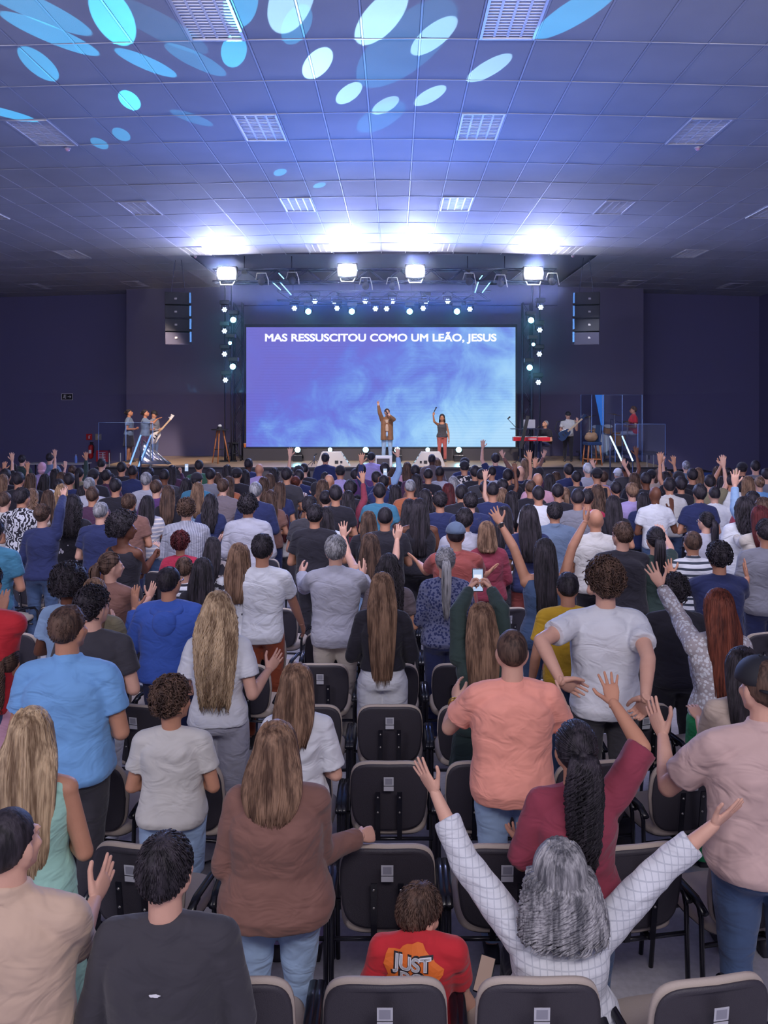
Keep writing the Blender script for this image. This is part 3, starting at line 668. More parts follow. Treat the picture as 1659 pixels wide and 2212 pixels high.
    if style in ('lo', 'wv', 'cr', 'bo'):
        zz = list(np.linspace(.136, .02, 7))+list(np.linspace(-.01, -L, 10 if not near else 22)); R = []
        n2 = 24 if not near else 48
        for i, z_ in enumerate(zz):
            ring = []
            for j in range(n2):
                ph = 2*math.pi*j/n2; off = 0
                if style == 'wv': off = .008*math.sin(z_*62+3*math.sin(ph*3)) if z_ < -.05 else 0
                if style == 'cr': off = .010*math.sin(z_*110+5*math.sin(ph*5)) if z_ < .03 else 0
                off += .003*math.sin(ph*17+seed)
                p = surf(ph, z_, off)
                if z_ < .075:        # open the face
                    ymax = np.interp(z_, [-.3, -.12, -.05, .02, .075], [-.03, -.02, .018, .045, .070])*k
                    if p.y > ymax: p.y = ymax-(p.y-ymax)*.1; 
                ring.append(p)
            R.append(ring)
        m.rings(R)
        ns = {0: 16, 1: 120, 2: 300 if style != 'cr' else 420}[near]
        for q in range(ns):
            ph = math.pi+rs.uniform(-.25, math.pi+.25); z0 = .13-.03*abs(rs.normal())
            end = -L*rs.uniform(.82, 1.10); st_ = 14 if near == 2 else 9; pts = []
            o = rs.uniform(.001, .007); f1 = rs.uniform(0, 6.28); am = {'lo': .03, 'bo': .03, 'wv': .13, 'cr': .20}[style]; fq = {'lo': 12, 'bo': 12, 'wv': 46, 'cr': 95}[style]
            if style == 'cr': st_ = int(st_*1.8)
            for u in np.linspace(0, 1, st_):
                z_ = z0+(end-z0)*u; a = am*min(1, max(0, (.06-z_)/.12))
                pts.append(surf(ph+a*math.sin(fq*z_+f1), z_, o+((.012 if style == 'cr' else .008)*(1+math.cos(fq*z_+f1)) if style in ('wv', 'cr') and z_ < .02 else 0)))
            tuft(m, pts, (.0055 if near else .010)*k*(1.15 if style == 'cr' else 1))
        return m
    if style in ('po', 'pc', 'bu', 'hc'):
        if near:
            for q in range(240 if near == 2 else 120):       # combed back to the tie
                a = rs.uniform(.25, 1.9); b_ = rs.uniform(0, 2*math.pi); d = Vector((math.sin(a)*math.cos(b_), math.sin(a)*math.sin(b_), math.cos(a)))
                p = Vector((d.x*rad[0], d.y*rad[1], d.z*rad[2]))+Vector(ctr)
                if p.y/k > .05 and p.z/k < .08 or p.y/k > float(np.interp(p.z/k, [-.2, -.09, -.05, -.01, .03, .06, .10, .14], yl))-.008: continue
                tie = Vector((0, -.108, .030))*k; pts = []
                for u in (0, .25, .5, .75, 1):
                    c = p.lerp(tie, u)-Vector(ctr); e = Vector((c.x/(rad[0]+.003*k), c.y/(rad[1]+.003*k), c.z/(rad[2]+.003*k))); 
                    if e.length < 1 and u < .9: c = Vector((c.x/e.length, c.y/e.length, c.z/e.length))
                    pts.append(c+Vector(ctr))
                tuft(m, pts, .0042*k)
        if style == 'bu': m.ell(Vector((0, -.130, .035))*k, (.044*k, .034*k, .042*k)); 
        else:
            W_ = .034*wd; pth = [(0, -.108, .032), (0, -.140, .022), (0, -.155, -.02), (0, -.150, -.10), (0, -.150, -L*.6), (0, -.150, -L)]
            m.tube([Vector(p)*k for p in pth[:2]], .020*k, 12)
            prof = [.02, .032, .040, .038, .030, .008]
            R = []
            for (x_, y_, z_), r_ in zip(pth, prof):
                R.append([(Vector((r_*wd*math.cos(2*math.pi*j/14), y_+r_*.7*math.sin(2*math.pi*j/14), z_)))*k for j in range(14)])
            m.rings(R)
            ns = {0: 10, 1: 70, 2: 170}[near]
            for q in range(ns):
                ph = rs.uniform(0, 6.28); f1 = rs.uniform(0, 6.28); pts = []; cr_ = style == 'pc'
                e_ = rs.uniform(.85, 1.08)
                for u in np.linspace(0, 1, 30 if cr_ else 10):
                    z_ = .032+(-L*e_-.032)*u; yy = np.interp(-z_, [-.032, -.022, .02, .1, L], [-.108, -.140, -.155, -.150, -.150]); rr = np.interp(u, [0, .1, .3, .75, 1], [.018, .032, .040, .034, .015])*wd*rs.uniform(.96, 1.04)
                    a = ph+(.3*math.sin(95*z_+f1) if cr_ else .06*math.sin(14*z_+f1)); rr += .007*math.cos(95*z_+f1) if cr_ else 0
                    pts.append(Vector((rr*math.cos(a), yy+rr*.75*math.sin(a), z_))*k)
                tuft(m, pts, (.0052 if near else .008)*k)
    return m
def cap_hat(k, near):
    m = MB(); n = 36; R = []
    for i in range(9):
        a = math.pi/2*i/8; R.append([Vector(((.092*math.cos(a)+.002)*math.cos(2*math.pi*j/n), -.012+(.108*math.cos(a)+.002)*math.sin(2*math.pi*j/n), .030+.098*math.sin(a)))*k for j in range(n)])
    R.insert(0, [Vector((.088*math.cos(2*math.pi*j/n), -.012+.104*math.sin(2*math.pi*j/n), .024))*k for j in range(n)])
    m.rings(R); R = []
    for s_, z_ in ((1, .034), (1, .042)):
        R.append([Vector((.072*math.cos(math.pi*j/14), .075+(.095*math.sin(math.pi*j/14)), z_-.018*abs(math.cos(math.pi*j/14))))*k for j in range(15)])
    m.rings(R); m.ell(Vector((0, -.012, .130))*k, (.008*k, .008*k, .006*k), n=8, m=6)
    return m
CACHE = {}
def body_kit(sp):
    """builds all meshes of one figure, in the figure's own frame; facing +Y, origin on the floor"""
    h = sp['h']; b = sp.get('b', 1.0); near = sp.get('near', 0); fem = sp.get('sex', 'm') == 'f'
    seated = sp.get('seated', False); s = h/1.7 if not seated else sp.get('sc', 1.0)
    k = sp.get('k', .5+.5*s) if s < .95 else s
    if seated: z_off = sp['seatz']-.90*s+.06
    else: z_off = 0
    lean = Vector(sp.get('lean', (0, 0, 0)))
    topz = sp['headtop'] if seated else h
    headc = Vector((0, .005+sp.get('headfwd', 0), topz-.117*k))+lean
    nz_ = headc.z-.150*k+sp.get('shup', 0)                                       # neck base
    shz = nz_-.082*s; sw = (.168 if not fem else .146)*s*(.70+.30*b)
    hipz = .90*s+z_off; 
    if sp.get('child'): hipz = .88*s+z_off
    def LZ(t): return hipz+(shz-hipz)*t                        # 0 hips .. 1 shoulders
    def ln(t): return lean*t
    hw = (.150 if not fem else .160)*s*b; ww = (.140 if not fem else .125)*s*b; cw = (.160 if not fem else .145)*s*(.5+.5*b); dp = .105*s*b
    R = Euler(sp.get('head', (0, 0, 0)), 'XYZ').to_matrix()
    vs = {0: .020, 1: .0125, 2: .0078}[near]
    J = {}
    P2L = sp.get('toloc')
    for side, key in ((-1, 'L'), (1, 'R')):
        a = sp.get('arm'+key, 'f'); Sh = Vector((side*sw, 0, shz))+lean
        if isinstance(a, str):
            e, w_, fd, pn, hk = ARMS[a[0]]
            q = lambda v: Vector((side*v[0]*s*(.85+.15*b if not fem else .92), v[1]*s, (v[2]-1.39)*s+shz))+lean
            E, W_ = q(e), q(w_); fd = Vector((fd[0]*side, fd[1], fd[2])); pn = Vector((pn[0]*side, pn[1], pn[2]))
        else:
            E, W_, fd, pn, hk = solve_arm(a, Sh, P2L, s, side)
        J[key] = (Sh, E, W_, fd, pn, hk)
    kit = []
    # ---- legs
    legs = []
    for side in (-1, 1):
        H_ = Vector((side*.088*s*(.6+.4*b), 0, hipz-.02))
        if seated: K = Vector((side*.12, .42*s, hipz-.03)); A = Vector((side*.13, .44*s, .09))
        elif 'legs' in sp: K, A = [Vector(v) for v in sp['legs'][0 if side < 0 else 1]]
        else: K = Vector((side*.10*s, .02*s, .48*s)); A = Vector((side*.11*s, -.02*s, .085*s))
        legs.append((H_, K, A))
    # ---- torso profile rings: (t, half width, half depth, y)
    bus = .014*s if fem else 0
    prof = [(-.10, hw*.92, dp*1.05, -.012*s), (.0, hw, dp*1.12, -.018*s), (.16, hw*.97, dp*1.02, -.008*s), (.38, ww, dp*.92, .0), (.62, (ww+cw)/2*1.05, dp*.98+bus*.5, .002*s), (.80, cw*1.06, dp*1.02+bus, .004*s), (.93, cw*.98, dp*.92, -.004*s), (1.02, cw*.70, dp*.78, -.010*s), (1.10, .078*s, .072*s, -.006*s), (1.16, .058*s, .060*s, 0)]
    def torso(m, inf, t0=-.10, t1=1.2, flare=0, n=28):
        Rr = []; ts = [p[0] for p in prof]
        lv = [t0]+[t for t in (.0, .08, .16, .27, .38, .5, .62, .71, .80, .87, .93, .98, 1.02, 1.06, 1.10, 1.16) if t0 < t <= t1]
        for t in lv:
            w_ = np.interp(t, ts, [p[1] for p in prof])+inf; d_ = np.interp(t, ts, [p[2] for p in prof])+inf; y_ = np.interp(t, ts, [p[3] for p in prof])
            if flare and t < .55: g = 1+flare*(.55-t); w_ *= g; d_ *= g
            if t < .0 and not flare: pass
            o = ln(max(0, t)); ring = []
            for j in range(n):
                a = 2*math.pi*j/n; c_, s_ = math.cos(a), math.sin(a); e_ = .82
                ring.append((o.x+w_*math.copysign(abs(c_)**e_, c_), o.y+y_+d_*math.copysign(abs(s_)**e_, s_), LZ(t)))
            Rr.append(ring)
        m.rings(Rr)
    # ---- skin body
    m = MB(); torso(m, 0)
    neck0 = Vector((0, -.01*s, nz_-.05*s))+lean
    m.cap(neck0, headc+R @ Vector((0, -.018, -.05))*k, .058*s*(.8+.2*b), .052*k*(.85+.15*b), 14)
    head_parts(m, headc, R, k, near > 0 or sp.get('face'))
    for key in 'LR':
        Sh, E, W_, fd, pn, hk = J[key]; q = .8+.2*b
        m.cap(neck0+Vector((0, 0, .004*s)), Sh, .056*s, .054*s*q, 12)
        m.cap(Sh, E, .052*s*q*(.9 if fem else 1), .039*s*q, 14); mid = E.lerp(W_, .3)
        m.cap(E, mid, .040*s*q, .040*s*q, 14); m.cap(mid, W_, .039*s*q, .026*s, 14)
    for H_, K, A in legs:
        m.cap(H_, K, .082*s*(.5+.5*b), .055*s, 12); m.cap(K, K.lerp(A, .35), .052*s, .054*s, 12); m.cap(K.lerp(A, .35), A, .052*s, .036*s, 12)
    bm_ = voxel(m, 'body', vs, 4)
    parts = [(bm_, None)]
    for side, key in ((-1, 'L'), (1, 'R')):
        Sh, E, W_, fd, pn, hk = J[key]; parts.append((hand(hk, near), hand_matrix(W_, fd, pn, side, (.95 if fem else 1.03)*(s if s > .8 else .5*s+.4))))
    kit.append(('body', joinmesh('body', parts), 'skin')); bpy.data.meshes.remove(bm_)
    # ---- lower garment
    bot = sp.get('bot', 'tr'); fl = .016*s
    if bot:
        m = MB()
        if bot in ('tr', 'sho', 'wide'):
            Rr = []
            for t, w_, d_, y_ in [(-.14, hw*.90, dp*1.05, -.015), (-.06, hw*1.0, dp*1.12, -.02), (.02, hw, dp*1.14, -.018), (.12, hw*.96, dp*1.02, -.01), (.20, hw*.94, dp*.98, -.006)]:
                Rr.append([((w_+fl)*math.cos(2*math.pi*j/24), y_*s+(d_+fl)*math.sin(2*math.pi*j/24), LZ(t)) for j in range(24)])
            m.rings(Rr)
            if not seated:
                for sd in (-1, 1): m.ell((sd*.07*s, -.05*s, LZ(-.03)), (.085*s*b, .085*s*b, .10*s))
            for H_, K, A in legs:
                tb = .082*s*(.5+.5*b)+fl
                if bot == 'wide': m.cap(H_, K, tb+.01, .095*s, 14); m.cap(K, A-Vector((0, 0, .04)), .095*s, .125*s, 14, flat1=True)
                elif bot == 'sho': m.cap(H_, H_.lerp(K, .95), tb+.015, .092*s, 14, flat1=True)
                else: m.cap(H_, K, tb, .066*s, 14); m.cap(K, A, .066*s, .056*s, 14, flat1=True)
        elif bot in ('sk', 'dress'):
            bz = .50*s if bot == 'sk' else .42*s; Rr = []
            for u in np.linspace(0, 1, 9):
                z_ = LZ(.2)+(bz-LZ(.2))*u; w_ = hw+fl+.07*s*u; Rr.append([((w_*(1+.05*math.sin(9*a)*u))*math.cos(a), -.01+(dp+fl+.05*u)*(1+.05*math.sin(9*a)*u)*math.sin(a), z_) for a in [2*math.pi*j/40 for j in range(40)]])
            m.rings(Rr)
        nm = {'sho': 'shorts', 'sk': 'skirt', 'dress': 'dress_skirt'}.get(bot, 'trousers')
        kit.append((nm, voxel(m, nm, vs*1.6, 2, disp=.012 if near else 0), 'bot'))
    if not seated or True:
        for H_, K, A in legs:
            m = MB(); a0 = Vector((A.x, A.y, .045)); m.cap(a0+Vector((0, -.03, 0)), a0+Vector((0, .14, -.008)), .042*s, .036*s, 12); m.box(a0+Vector((0, .055, -.035)), (.085*s, .27*s, .02))
            kit.append(('shoe', voxel(m, 'shoe', .018, 2), 'shoe'))
    # ---- top
    top = sp.get('top', 't'); inf = {'t': .020, 'p': .020, 'l': .020, 's': .015, 'w': .014, 'h': .034, 'j': .026}[top]*s
    hem = sp.get('hem', {'t': -.10, 'p': -.08, 'l': -.08, 's': .02, 'w': -.05, 'h': -.06, 'j': -.08}[top])
    m = MB(); torso(m, inf, hem, 1.04 if top in 'sw' else 1.11, sp.get('flare', .10 if not fem else .12))
    sl = sp.get('sleeve', {'t': .62, 'p': .62, 'l': 2, 's': 0, 'w': 0, 'h': 2, 'j': 2}[top])
    if not sp.get('straps'):
        for key in 'LR':
            Sh, E, W_, *_ = J[key]; q = .8+.2*b; g = inf*.7
            if sl > 0:
                m.cap(neck0+Vector((0, -.004, .008*s)), Sh, .062*s+g*.8, .055*s*q+g, 12)
                if sl <= 1: e_ = Sh.lerp(E, sl); m.cap(Sh, e_, .056*s*q+g, .056*s*q+g*1.15, 16, flat1=True)
                elif sl < 2: m.cap(Sh, E, .056*s*q+g, .046*s*q+g, 16); e_ = E.lerp(W_, sl-1); m.cap(E, e_, .045*s*q+g, .038*s*q+g, 16, flat1=True)
                else:
                    m.cap(Sh, E, .056*s*q+g, .044*s*q+g, 16); m.cap(E, E.lerp(W_, .92), .044*s*q+g, (.030*s*q+g*.8), 16, flat1=True)
            else: m.cap(neck0+Vector((0, 0, -.004)), Vector((Sh.x*.86, Sh.y, Sh.z+.002)), .048*s+g*.5, .052*s+g*.5, 12)
    else:
        for sd in (-1, 1): m.tube([(sd*.075*s, dp*.9, LZ(.9)), (sd*.085*s, .02, LZ(1.13)), (sd*.08*s, -dp*.95, LZ(.92))], .012)
    if top in ('p', 'j'): m.cap(neck0+Vector((0, 0, -.01*s)), neck0+Vector((0, .002, .050*s)), .092*s*(.8+.2*b), .066*s*(.8+.2*b), 20, flat0=True, flat1=True); m.cap(neck0+Vector((0, 0, .045*s)), neck0+Vector((0, .006, .082*s)), .072*s*(.8+.2*b), .064*s*(.8+.2*b), 20, flat0=True, flat1=True)
    if top in ('t', 'l'): m.cap(neck0+Vector((0, 0, -.01*s)), neck0+Vector((0, .002, .058*s)), .092*s*(.8+.2*b), .062*s*(.8+.2*b)+.004, 20, flat0=True, flat1=True)
    nm = 'dress' if bot == 'dress' else {'t': 'shirt', 'p': 'polo_shirt', 'l': 'shirt', 's': 'top', 'w': 'top', 'h': 'hoodie', 'j': 'shirt'}[top]
    kit.append((nm, voxel(m, nm, vs*1.1, 3, disp=.018 if near == 2 else .012 if near else 0, dmid=.45), 'top'))
    if top == 'h':
        m = MB(); c = neck0+Vector((0, -.05*s, .0)); pts = []
        for a in np.linspace(-2.6, 2.6, 15): pts.append(c+Vector((.10*s*math.sin(a), -.03-.055*s*math.cos(a)+.03, .03-.055*s*math.cos(a/1.3))))
        m.tube(pts, .034*s, 10); m.ell(c+Vector((0, -.085*s, -.075*s)), (.095*s, .042*s, .10*s))
        kit.append(('hood', voxel(m, 'hood', vs*1.1, 3, disp=.01), 'top'))
    # ---- hair
    st_ = sp.get('hair', 'sh'); HMx = Matrix.Translation(headc) @ R.to_4x4()
    if st_ not in ('ba',):
        hs = st_ if st_ not in ('cap', 'hd') else 'bz'
        hm = hair_mesh(hs, k, near, sp.get('seed', 1), sp.get('L', .38)/k*s, sp.get('hw', 1.0))
        hm.v = [tuple(HMx @ Vector(p)) for p in hm.v]
        kit.append(('hair', hm.mesh('hair'), 'hair'))
    if st_ == 'cap' or sp.get('hat'):
        hm = cap_hat(k, near); back = Matrix.Rotation(math.pi, 4, 'Z') if sp.get('capback') else Matrix.Identity(4)
        hm.v = [tuple(HMx @ back @ Vector(p)) for p in hm.v]; kit.append(('cap', hm.mesh('cap'), 'cap'))
    if st_ == 'hd':
        m = MB(); m.ell((0, -.016*k, .012*k), (.092*k, .112*k, .118*k)); m.ell((0, -.05*k, -.07*k), (.08*k, .075*k, .06*k)); m.v = [tuple(HMx @ Vector(p)) for p in m.v]; kit.append(('headscarf', m.mesh('headscarf'), 'cap'))
    if sp.get('face'):
        for s_ in (-1, 1):
            m = MB(); m.ell((s_*.031*k, .083*k, .002*k), (.012*k, .007*k, .006*k), n=10, m=6); m.v = [tuple(HMx @ Vector(p)) for p in m.v]; kit.append(('eye', m.mesh('eye'), 'eye'))
            m = MB(); m.tube([(s_*.016*k, .094*k, .022*k), (s_*.032*k, .092*k, .027*k), (s_*.048*k, .082*k, .021*k)], .0035*k, 6); m.v = [tuple(HMx @ Vector(p)) for p in m.v]; kit.append(('eyebrow', m.mesh('eyebrow'), 'brow'))
        m = MB(); m.ell((0, .098*k, -.0645*k), (.021*k, .008*k, .0075*k if not sp.get('mouthopen') else .014*k), n=12, m=6); m.v = [tuple(HMx @ Vector(p)) for p in m.v]; kit.append(('mouth', m.mesh('mouth'), 'lip'))
    if sp.get('glasses'):
        m = MB()
        for s_ in (-1, 1):
            m.tube([Vector((s_*.034+.022*math.cos(a), .104, .0+.016*math.sin(a)))*k for a in np.linspace(0, 6.28, 15)], .0022*k, 5); m.tube([Vector((s_*.056, .102, .004))*k, Vector((s_*.082, .0, .002))*k], .0025*k, 5)
        m.tube([Vector((-.012, .107, .003))*k, Vector((.012, .107, .003))*k], .0025*k, 5)
        m.v = [tuple(HMx @ Vector(p)) for p in m.v]; kit.append(('glasses', m.mesh('glasses'), 'black'))
    return kit, J, headc
def solve_arm(a, Sh, P2L, s, side):
    """a = (ex, ey, wx, wy[, fx, fy][, opts]) pixels of elbow, wrist, fingertip; opts: dict(eb, wb, n, k)"""
    opt = a[-1] if isinstance(a[-1], dict) else {}; q = [v for v in a if not isinstance(v, dict)]
    cam_l = P2L(Vector((0, 0, CH)))
    def hit(c, L_, x, y, near_):
        d = (P2L(PX(x, y, 10))-cam_l).normalized(); oc = cam_l-c; bq = d.dot(oc); disc = bq*bq-(oc.dot(oc)-L_*L_)
        if disc < 0:
            p = cam_l+d*(-bq); return c+(p-c).normalized()*L_
        t = -bq+(-1 if near_ else 1)*math.sqrt(disc); return cam_l+d*t
    E = hit(Sh, .295*s*opt.get("al", 1), q[0], q[1], opt.get('eb', False)); W_ = hit(E, .255*s*opt.get("al", 1), q[2], q[3], opt.get('wb', False))
    if len(q) >= 6: T = hit(W_, .17*s, q[4], q[5], opt.get('fb', False)); fd = T-W_
    else: fd = W_-E
    return E, W_, fd, Vector(opt.get('n', (0, 1, 0))), opt.get('k', 'S')
m_shoe = plain('shoe_leather', (46, 44, 52), .5); m_eye = plain('eye_dark', (40, 34, 34), .2); m_lip = plain('lip', (150, 84, 84), .5)
CN = {'black': (30, 29, 36), 'charcoal': (56, 54, 60), 'navy': (34, 42, 84), 'white': (226, 228, 234), 'offwhite': (205, 202, 196), 'cream': (202, 192, 178), 'beige': (192, 172, 156), 'grey': (126, 126, 136), 'lightgrey': (176, 176, 188),
      'maroon': (104, 36, 58), 'purple': (86, 52, 104), 'lilac': (172, 154, 206), 'red': (200, 36, 44), 'crimson': (176, 38, 66), 'green': (48, 92, 66), 'teal': (58, 120, 150), 'blue': (40, 72, 158), 'skyblue': (92, 150, 218), 'lightblue': (148, 182, 220), 'denim': (62, 84, 120), 'lightdenim': (160, 190, 224), 'brown': (106, 68, 56), 'taupe': (118, 106, 112), 'orange': (170, 94, 60), 'brick': (160, 76, 70), 'salmon': (240, 136, 116), 'mint': (150, 208, 190), 'olive': (128, 120, 92), 'yellow': (222, 172, 40), 'pink': (214, 160, 176), 'plum': (72, 42, 66), 'tan': (186, 152, 130), 'rust': (142, 62, 34), 'greyblue': (96, 114, 140), 'brightgreen': (34, 150, 86), 'darkgreen': (42, 58, 54), 'greybrown': (96, 84, 88), 'rose': (190, 156, 150)}
PEOPLE = []
def build_person(sp):
    x, y = sp['xy']; h = sp['h']; d = sp['d']
    p = PX(x, y, d); p.z = sp.get('z', 0)
    yaw = sp.get('yaw', 0.0)
    r = empty('person', p, yaw, None, 'person', sp.get('group'))
    inv = (Matrix.Translation(p) @ Matrix.Rotation(yaw, 4, 'Z')).inverted(); sp['toloc'] = lambda v: inv @ v
    px_arm = not isinstance(sp.get('armL', 'f'), str) or not isinstance(sp.get('armR', 'f'), str)
    far = sp.get('near', 0) == 0 and not px_arm and not sp.get('special')
    J = None
    if far:
        key = (sp.get('sex'), sp.get('top'), sp.get('armL'), sp.get('armR'), round(sp.get('b', 1)*8)/8, sp.get('hair'), sp.get('bot'), round(sp.get('L', .38), 1), sp.get('child', False), sp.get('head', (0, 0, 0)), sp.get('hat'), sp.get('hem'), sp.get('sleeve'))
        if key not in CACHE:
            q = dict(sp); q['h'] = 1.7 if not sp.get('child') else 1.3; q['b'] = key[4]; CACHE[key] = (body_kit(q), q['h'])
        (kit, J, hc), hb = CACHE[key]; sc = h/hb
    else: (kit, J, hc) = body_kit(sp); sc = 1
    mats = {'skin': skin(sp.get('skin', 'm')), 'top': sp['mtop'], 'bot': sp.get('mbot'), 'shoe': m_shoe, 'hair': hairmat(sp.get('hc', 'k')), 'cap': sp.get('mcap', plain('cap_black', (32, 32, 40), .7)), 'eye': m_eye, 'brow': m_eye, 'lip': m_lip, 'black': m_gloss}
    for nm, me, mk in kit:
        if far and len(me.materials) == 0: me.materials.append(None)
        o = bpy.data.objects.new(nm, me); COL.objects.link(o); o.parent = r
        if len(me.materials): o.material_slots[0].link = 'OBJECT'; o.material_slots[0].material = mats[mk]
        else: me.materials.append(mats[mk])
        if sc != 1: o.scale = (sc, sc, sc)
    r['label'] = sp.get('label') or ''
    sp['obj'] = r; sp['J'] = J; sp['sc'] = sc; sp['hc'] = sp.get('hc', 'k'); sp['headc'] = hc; PEOPLE.append(sp)
    return r
def part(sp, name, mb, mat, label=None, smooth=True):
    o = mb.obj(name, mat, sp['obj'], smooth=smooth)
    if label: o['label'] = label
    return o
ROW0 = 3.06; PITCH = .93
def row_d(y, h0, off=.56, kmin=-1, kmax=18):
    best = None
    for k_ in range(kmin, kmax+1):
        d = ROW0+PITCH*k_+off; h = CH-(y-VY)*d/F
        if best is None or abs(h-h0) < best[0]: best = (abs(h-h0), d, h, k_)
    return best[1:]
# ================================================================ THE CROWD, near figures first
CN['salmon'] = (255, 166, 144); CN['skyblue'] = (116, 172, 230); CN['brown'] = (128, 88, 76); CN['maroon'] = (138, 50, 66); CN['mint'] = (168, 220, 202); CN['tan'] = (206, 176, 152); CN['rose'] = (204, 172, 164); CN['blue'] = (56, 92, 186)
for k_, v_ in CN.items(): CN[k_] = tuple(int(a_*.90+b_*.10) for a_, b_ in zip(v_, (150, 148, 168)))  # haze lift blended into every clothing colour, towards lilac grey
def near_p(x, y, d, lab, top='t', tc='white', bot='tr', bc='denim', pat='', pc=(235, 235, 240), hair='sh', hc='k', sex='m', near=2, **kw):
    h = CH-(y-VY)*d/F
    sp = dict(xy=(x, y), d=d, h=h, label=lab, top=top, bot=bot, hair=hair, hc=hc, sex=sex, near=near, seed=int(x+y) % 97, group=None,
              mtop=fab(CN[tc], pat, pc), mbot=fab(CN[bc]) if bc else None, **kw)
    if sp.get('seated'): sp['headtop'] = h
    if bot == 'dress': sp['mbot'] = sp['mtop']
    if 'capc' in kw: sp['mcap'] = fab(CN[kw['capc']])
    sp['tc'] = tc; build_person(sp); return sp
red_boy = near_p(905, 1927, 3.40, 'boy in red tee with bubble lettering sitting on the front chair', tc='red', bc='darkgreen', hair='sh', hc='b', seated=True, seatz=.47, sc=.82, k=.93, b=.95, child=True, head=(-.30, .10, -.75), armL='f', armR=(1000, 2150, 1035, 2205, 1060, 2230, {'k': 'R'}), skin='l', lean=(0, -.02, 0), yaw=-.1, shup=.10, headfwd=.06)
grey_w = near_p(1208, 1817, 3.36, 'seated person with grey curly hair and pale plaid shirt spreading both arms', top='j', tc='white', pat='plaid', pc=(92, 104, 128), bc='black', hair='cr', hc='g', sex='f', seated=True, seatz=.48, sc=.93, k=1.12, b=1.3, L=.19, hw=2.4, sleeve=1.62, skin='l',
      armL=(1000, 1855, 930, 1690, 868, 1590, {'al': 1.2, 'n': (.7, .6, .1)}), armR=(1420, 1885, 1578, 1752, 1655, 1690, {'al': 1.25, 'n': (-.6, .7, .4)}), head=(.12, 0, 0))
near_p(22, 1747, 2.70, 'person in tan polo shirt at lower left holding up an open hand', top='p', tc='tan', bc='denim', b=1.25, hair='bz', hc='k', skin='l', armL='f', armR=(165, 2050, 205, 1945, 245, 1858, {'n': (-.8, .5, 0), 'al': 1.05, 'k': 'O'}), head=(.1, 0, -.35), sleeve=.85, capc='navy')
near_p(360, 1805, 2.72, 'boy in oversized charcoal sweatshirt with a tiny pale mark on the back', top='l', tc='charcoal', bc='black', b=1.22, hair='sh', hc='k', skin='l', armL='f', armR='f', child=True, head=(.05, 0, -.25), k=.95, flare=.2)
brown_w = near_p(598, 1563, 3.62, 'person in loose brown shirt and blue jeans reaching a fist to the right', top='j', tc='brown', bc='lightdenim', b=1.42, hair='lo', hc='n', sex='f', L=.27, hw=2.2, skin='l', armL='f', armR=(690, 1842, 778, 1806, 830, 1796, {'al': 1.12, 'k': 'F', 'n': (0, .8, -.5)}), head=(.0, 0, -.15), hem=-.13, flare=.10, yaw=.05)
near_p(70, 1532, 3.62, 'person in sleeveless mint dress with long streaked blond hair', top='s', tc='mint', bot='dress', bc=None, b=1.05, hair='lo', hc='y', sex='f', L=.56, hw=2.6, skin='m', armL='f', armR='f', head=(.05, 0, 0))
maroon_w = near_p(1243, 1562, 3.62, 'person in maroon top with long curly black ponytail raising the right arm', tc='maroon', bc='denim', b=1.2, hair='pc', hc='k', sex='f', L=.50, hw=1.9, skin='m', sleeve=1.0, armR=(1388, 1615, 1325, 1518, 1312, 1448, {'n': (.1, .9, .2)}), armL=(1128, 1862, 1122, 1812, 1112, 1790, {'k': 'R'}), head=(.02, 0, .05), k=.98)
near_p(1648, 1425, 3.70, 'person in black cap and pinkish beige polo raising a bent left arm', top='p', tc='rose', bc='denim', b=1.35, hair='cap', capback=True, hc='b', skin='l', armL=(1443, 1700, 1432, 1590, 1402, 1512, {'n': (.8, .5, 0), 'al': 1.12, 'k': 'O'}), armR='b', head=(.0, 0, .25), sleeve=.72, k=1.0)
near_p(1603, 1402, 4.60, 'dark-haired person in beige top behind the black cap, red-nailed hand raised', tc='beige', bc='black', hair='lo', hc='k', sex='f', L=.42, skin='l', sleeve=1.1, armL=(1525, 1600, 1510, 1552, 1490, 1510, {'k': 'R'}), armR='f')
near_p(373, 1467, 4.55, 'boy in pale beige tee and wide light denim shorts with curly dark hair', tc='offwhite', bot='sho', bc='lightdenim', b=1.12, hair='me', hc='b', skin='m', child=True, armL='f', armR='f', head=(0, 0, -.6), k=.97, flare=.25)
near_p(148, 1307, 4.60, 'bearded person in sky blue polo and dark jeans, thinning crown', top='p', tc='skyblue', bc='charcoal', b=1.32, hair='bd', hc='b', skin='m', armL='f', armR='f', head=(.0, 0, -.25), flare=.12)
near_p(642, 1437, 4.55, 'person in white puffy shirt and lilac trousers with straight shoulder-length hair', tc='white', bc='lilac', b=.98, hair='bo', hc='n', sex='f', L=.30, hw=1.2, skin='l', armL='f', armR='f', head=(.02, 0, -.12), sleeve=.85, flare=.2)
salmon = near_p(1106, 1361, 4.55, 'person in salmon tee and ripped light jeans lifting both hands', tc='salmon', bc='lightdenim', b=1.3, hair='bz', hc='b', skin='l', armL=(970, 1572, 985, 1512, 983, 1465, {'n': (.6, .6, 0), 'k': 'R'}), armR=(1226, 1590, 1222, 1530, 1205, 1482, {'n': (-.8, .5, 0)}), hem=-.14, sleeve=.66)
near_p(16, 1396, 5.48, 'child in pink top with dark curly ponytail at the left picture edge', tc='pink', bc='denim', b=.9, hair='pc', hc='b', sex='f', L=.34, skin='m', child=True, armL='f', armR='f', near=1)
near_p(202, 1272, 5.48, 'person in charcoal tee and white trousers with wavy dark hair', tc='charcoal', bc='white', b=1.12, hair='me', hc='k', skin='l', armL='f', armR='f', head=(0, 0, -.5), near=1)
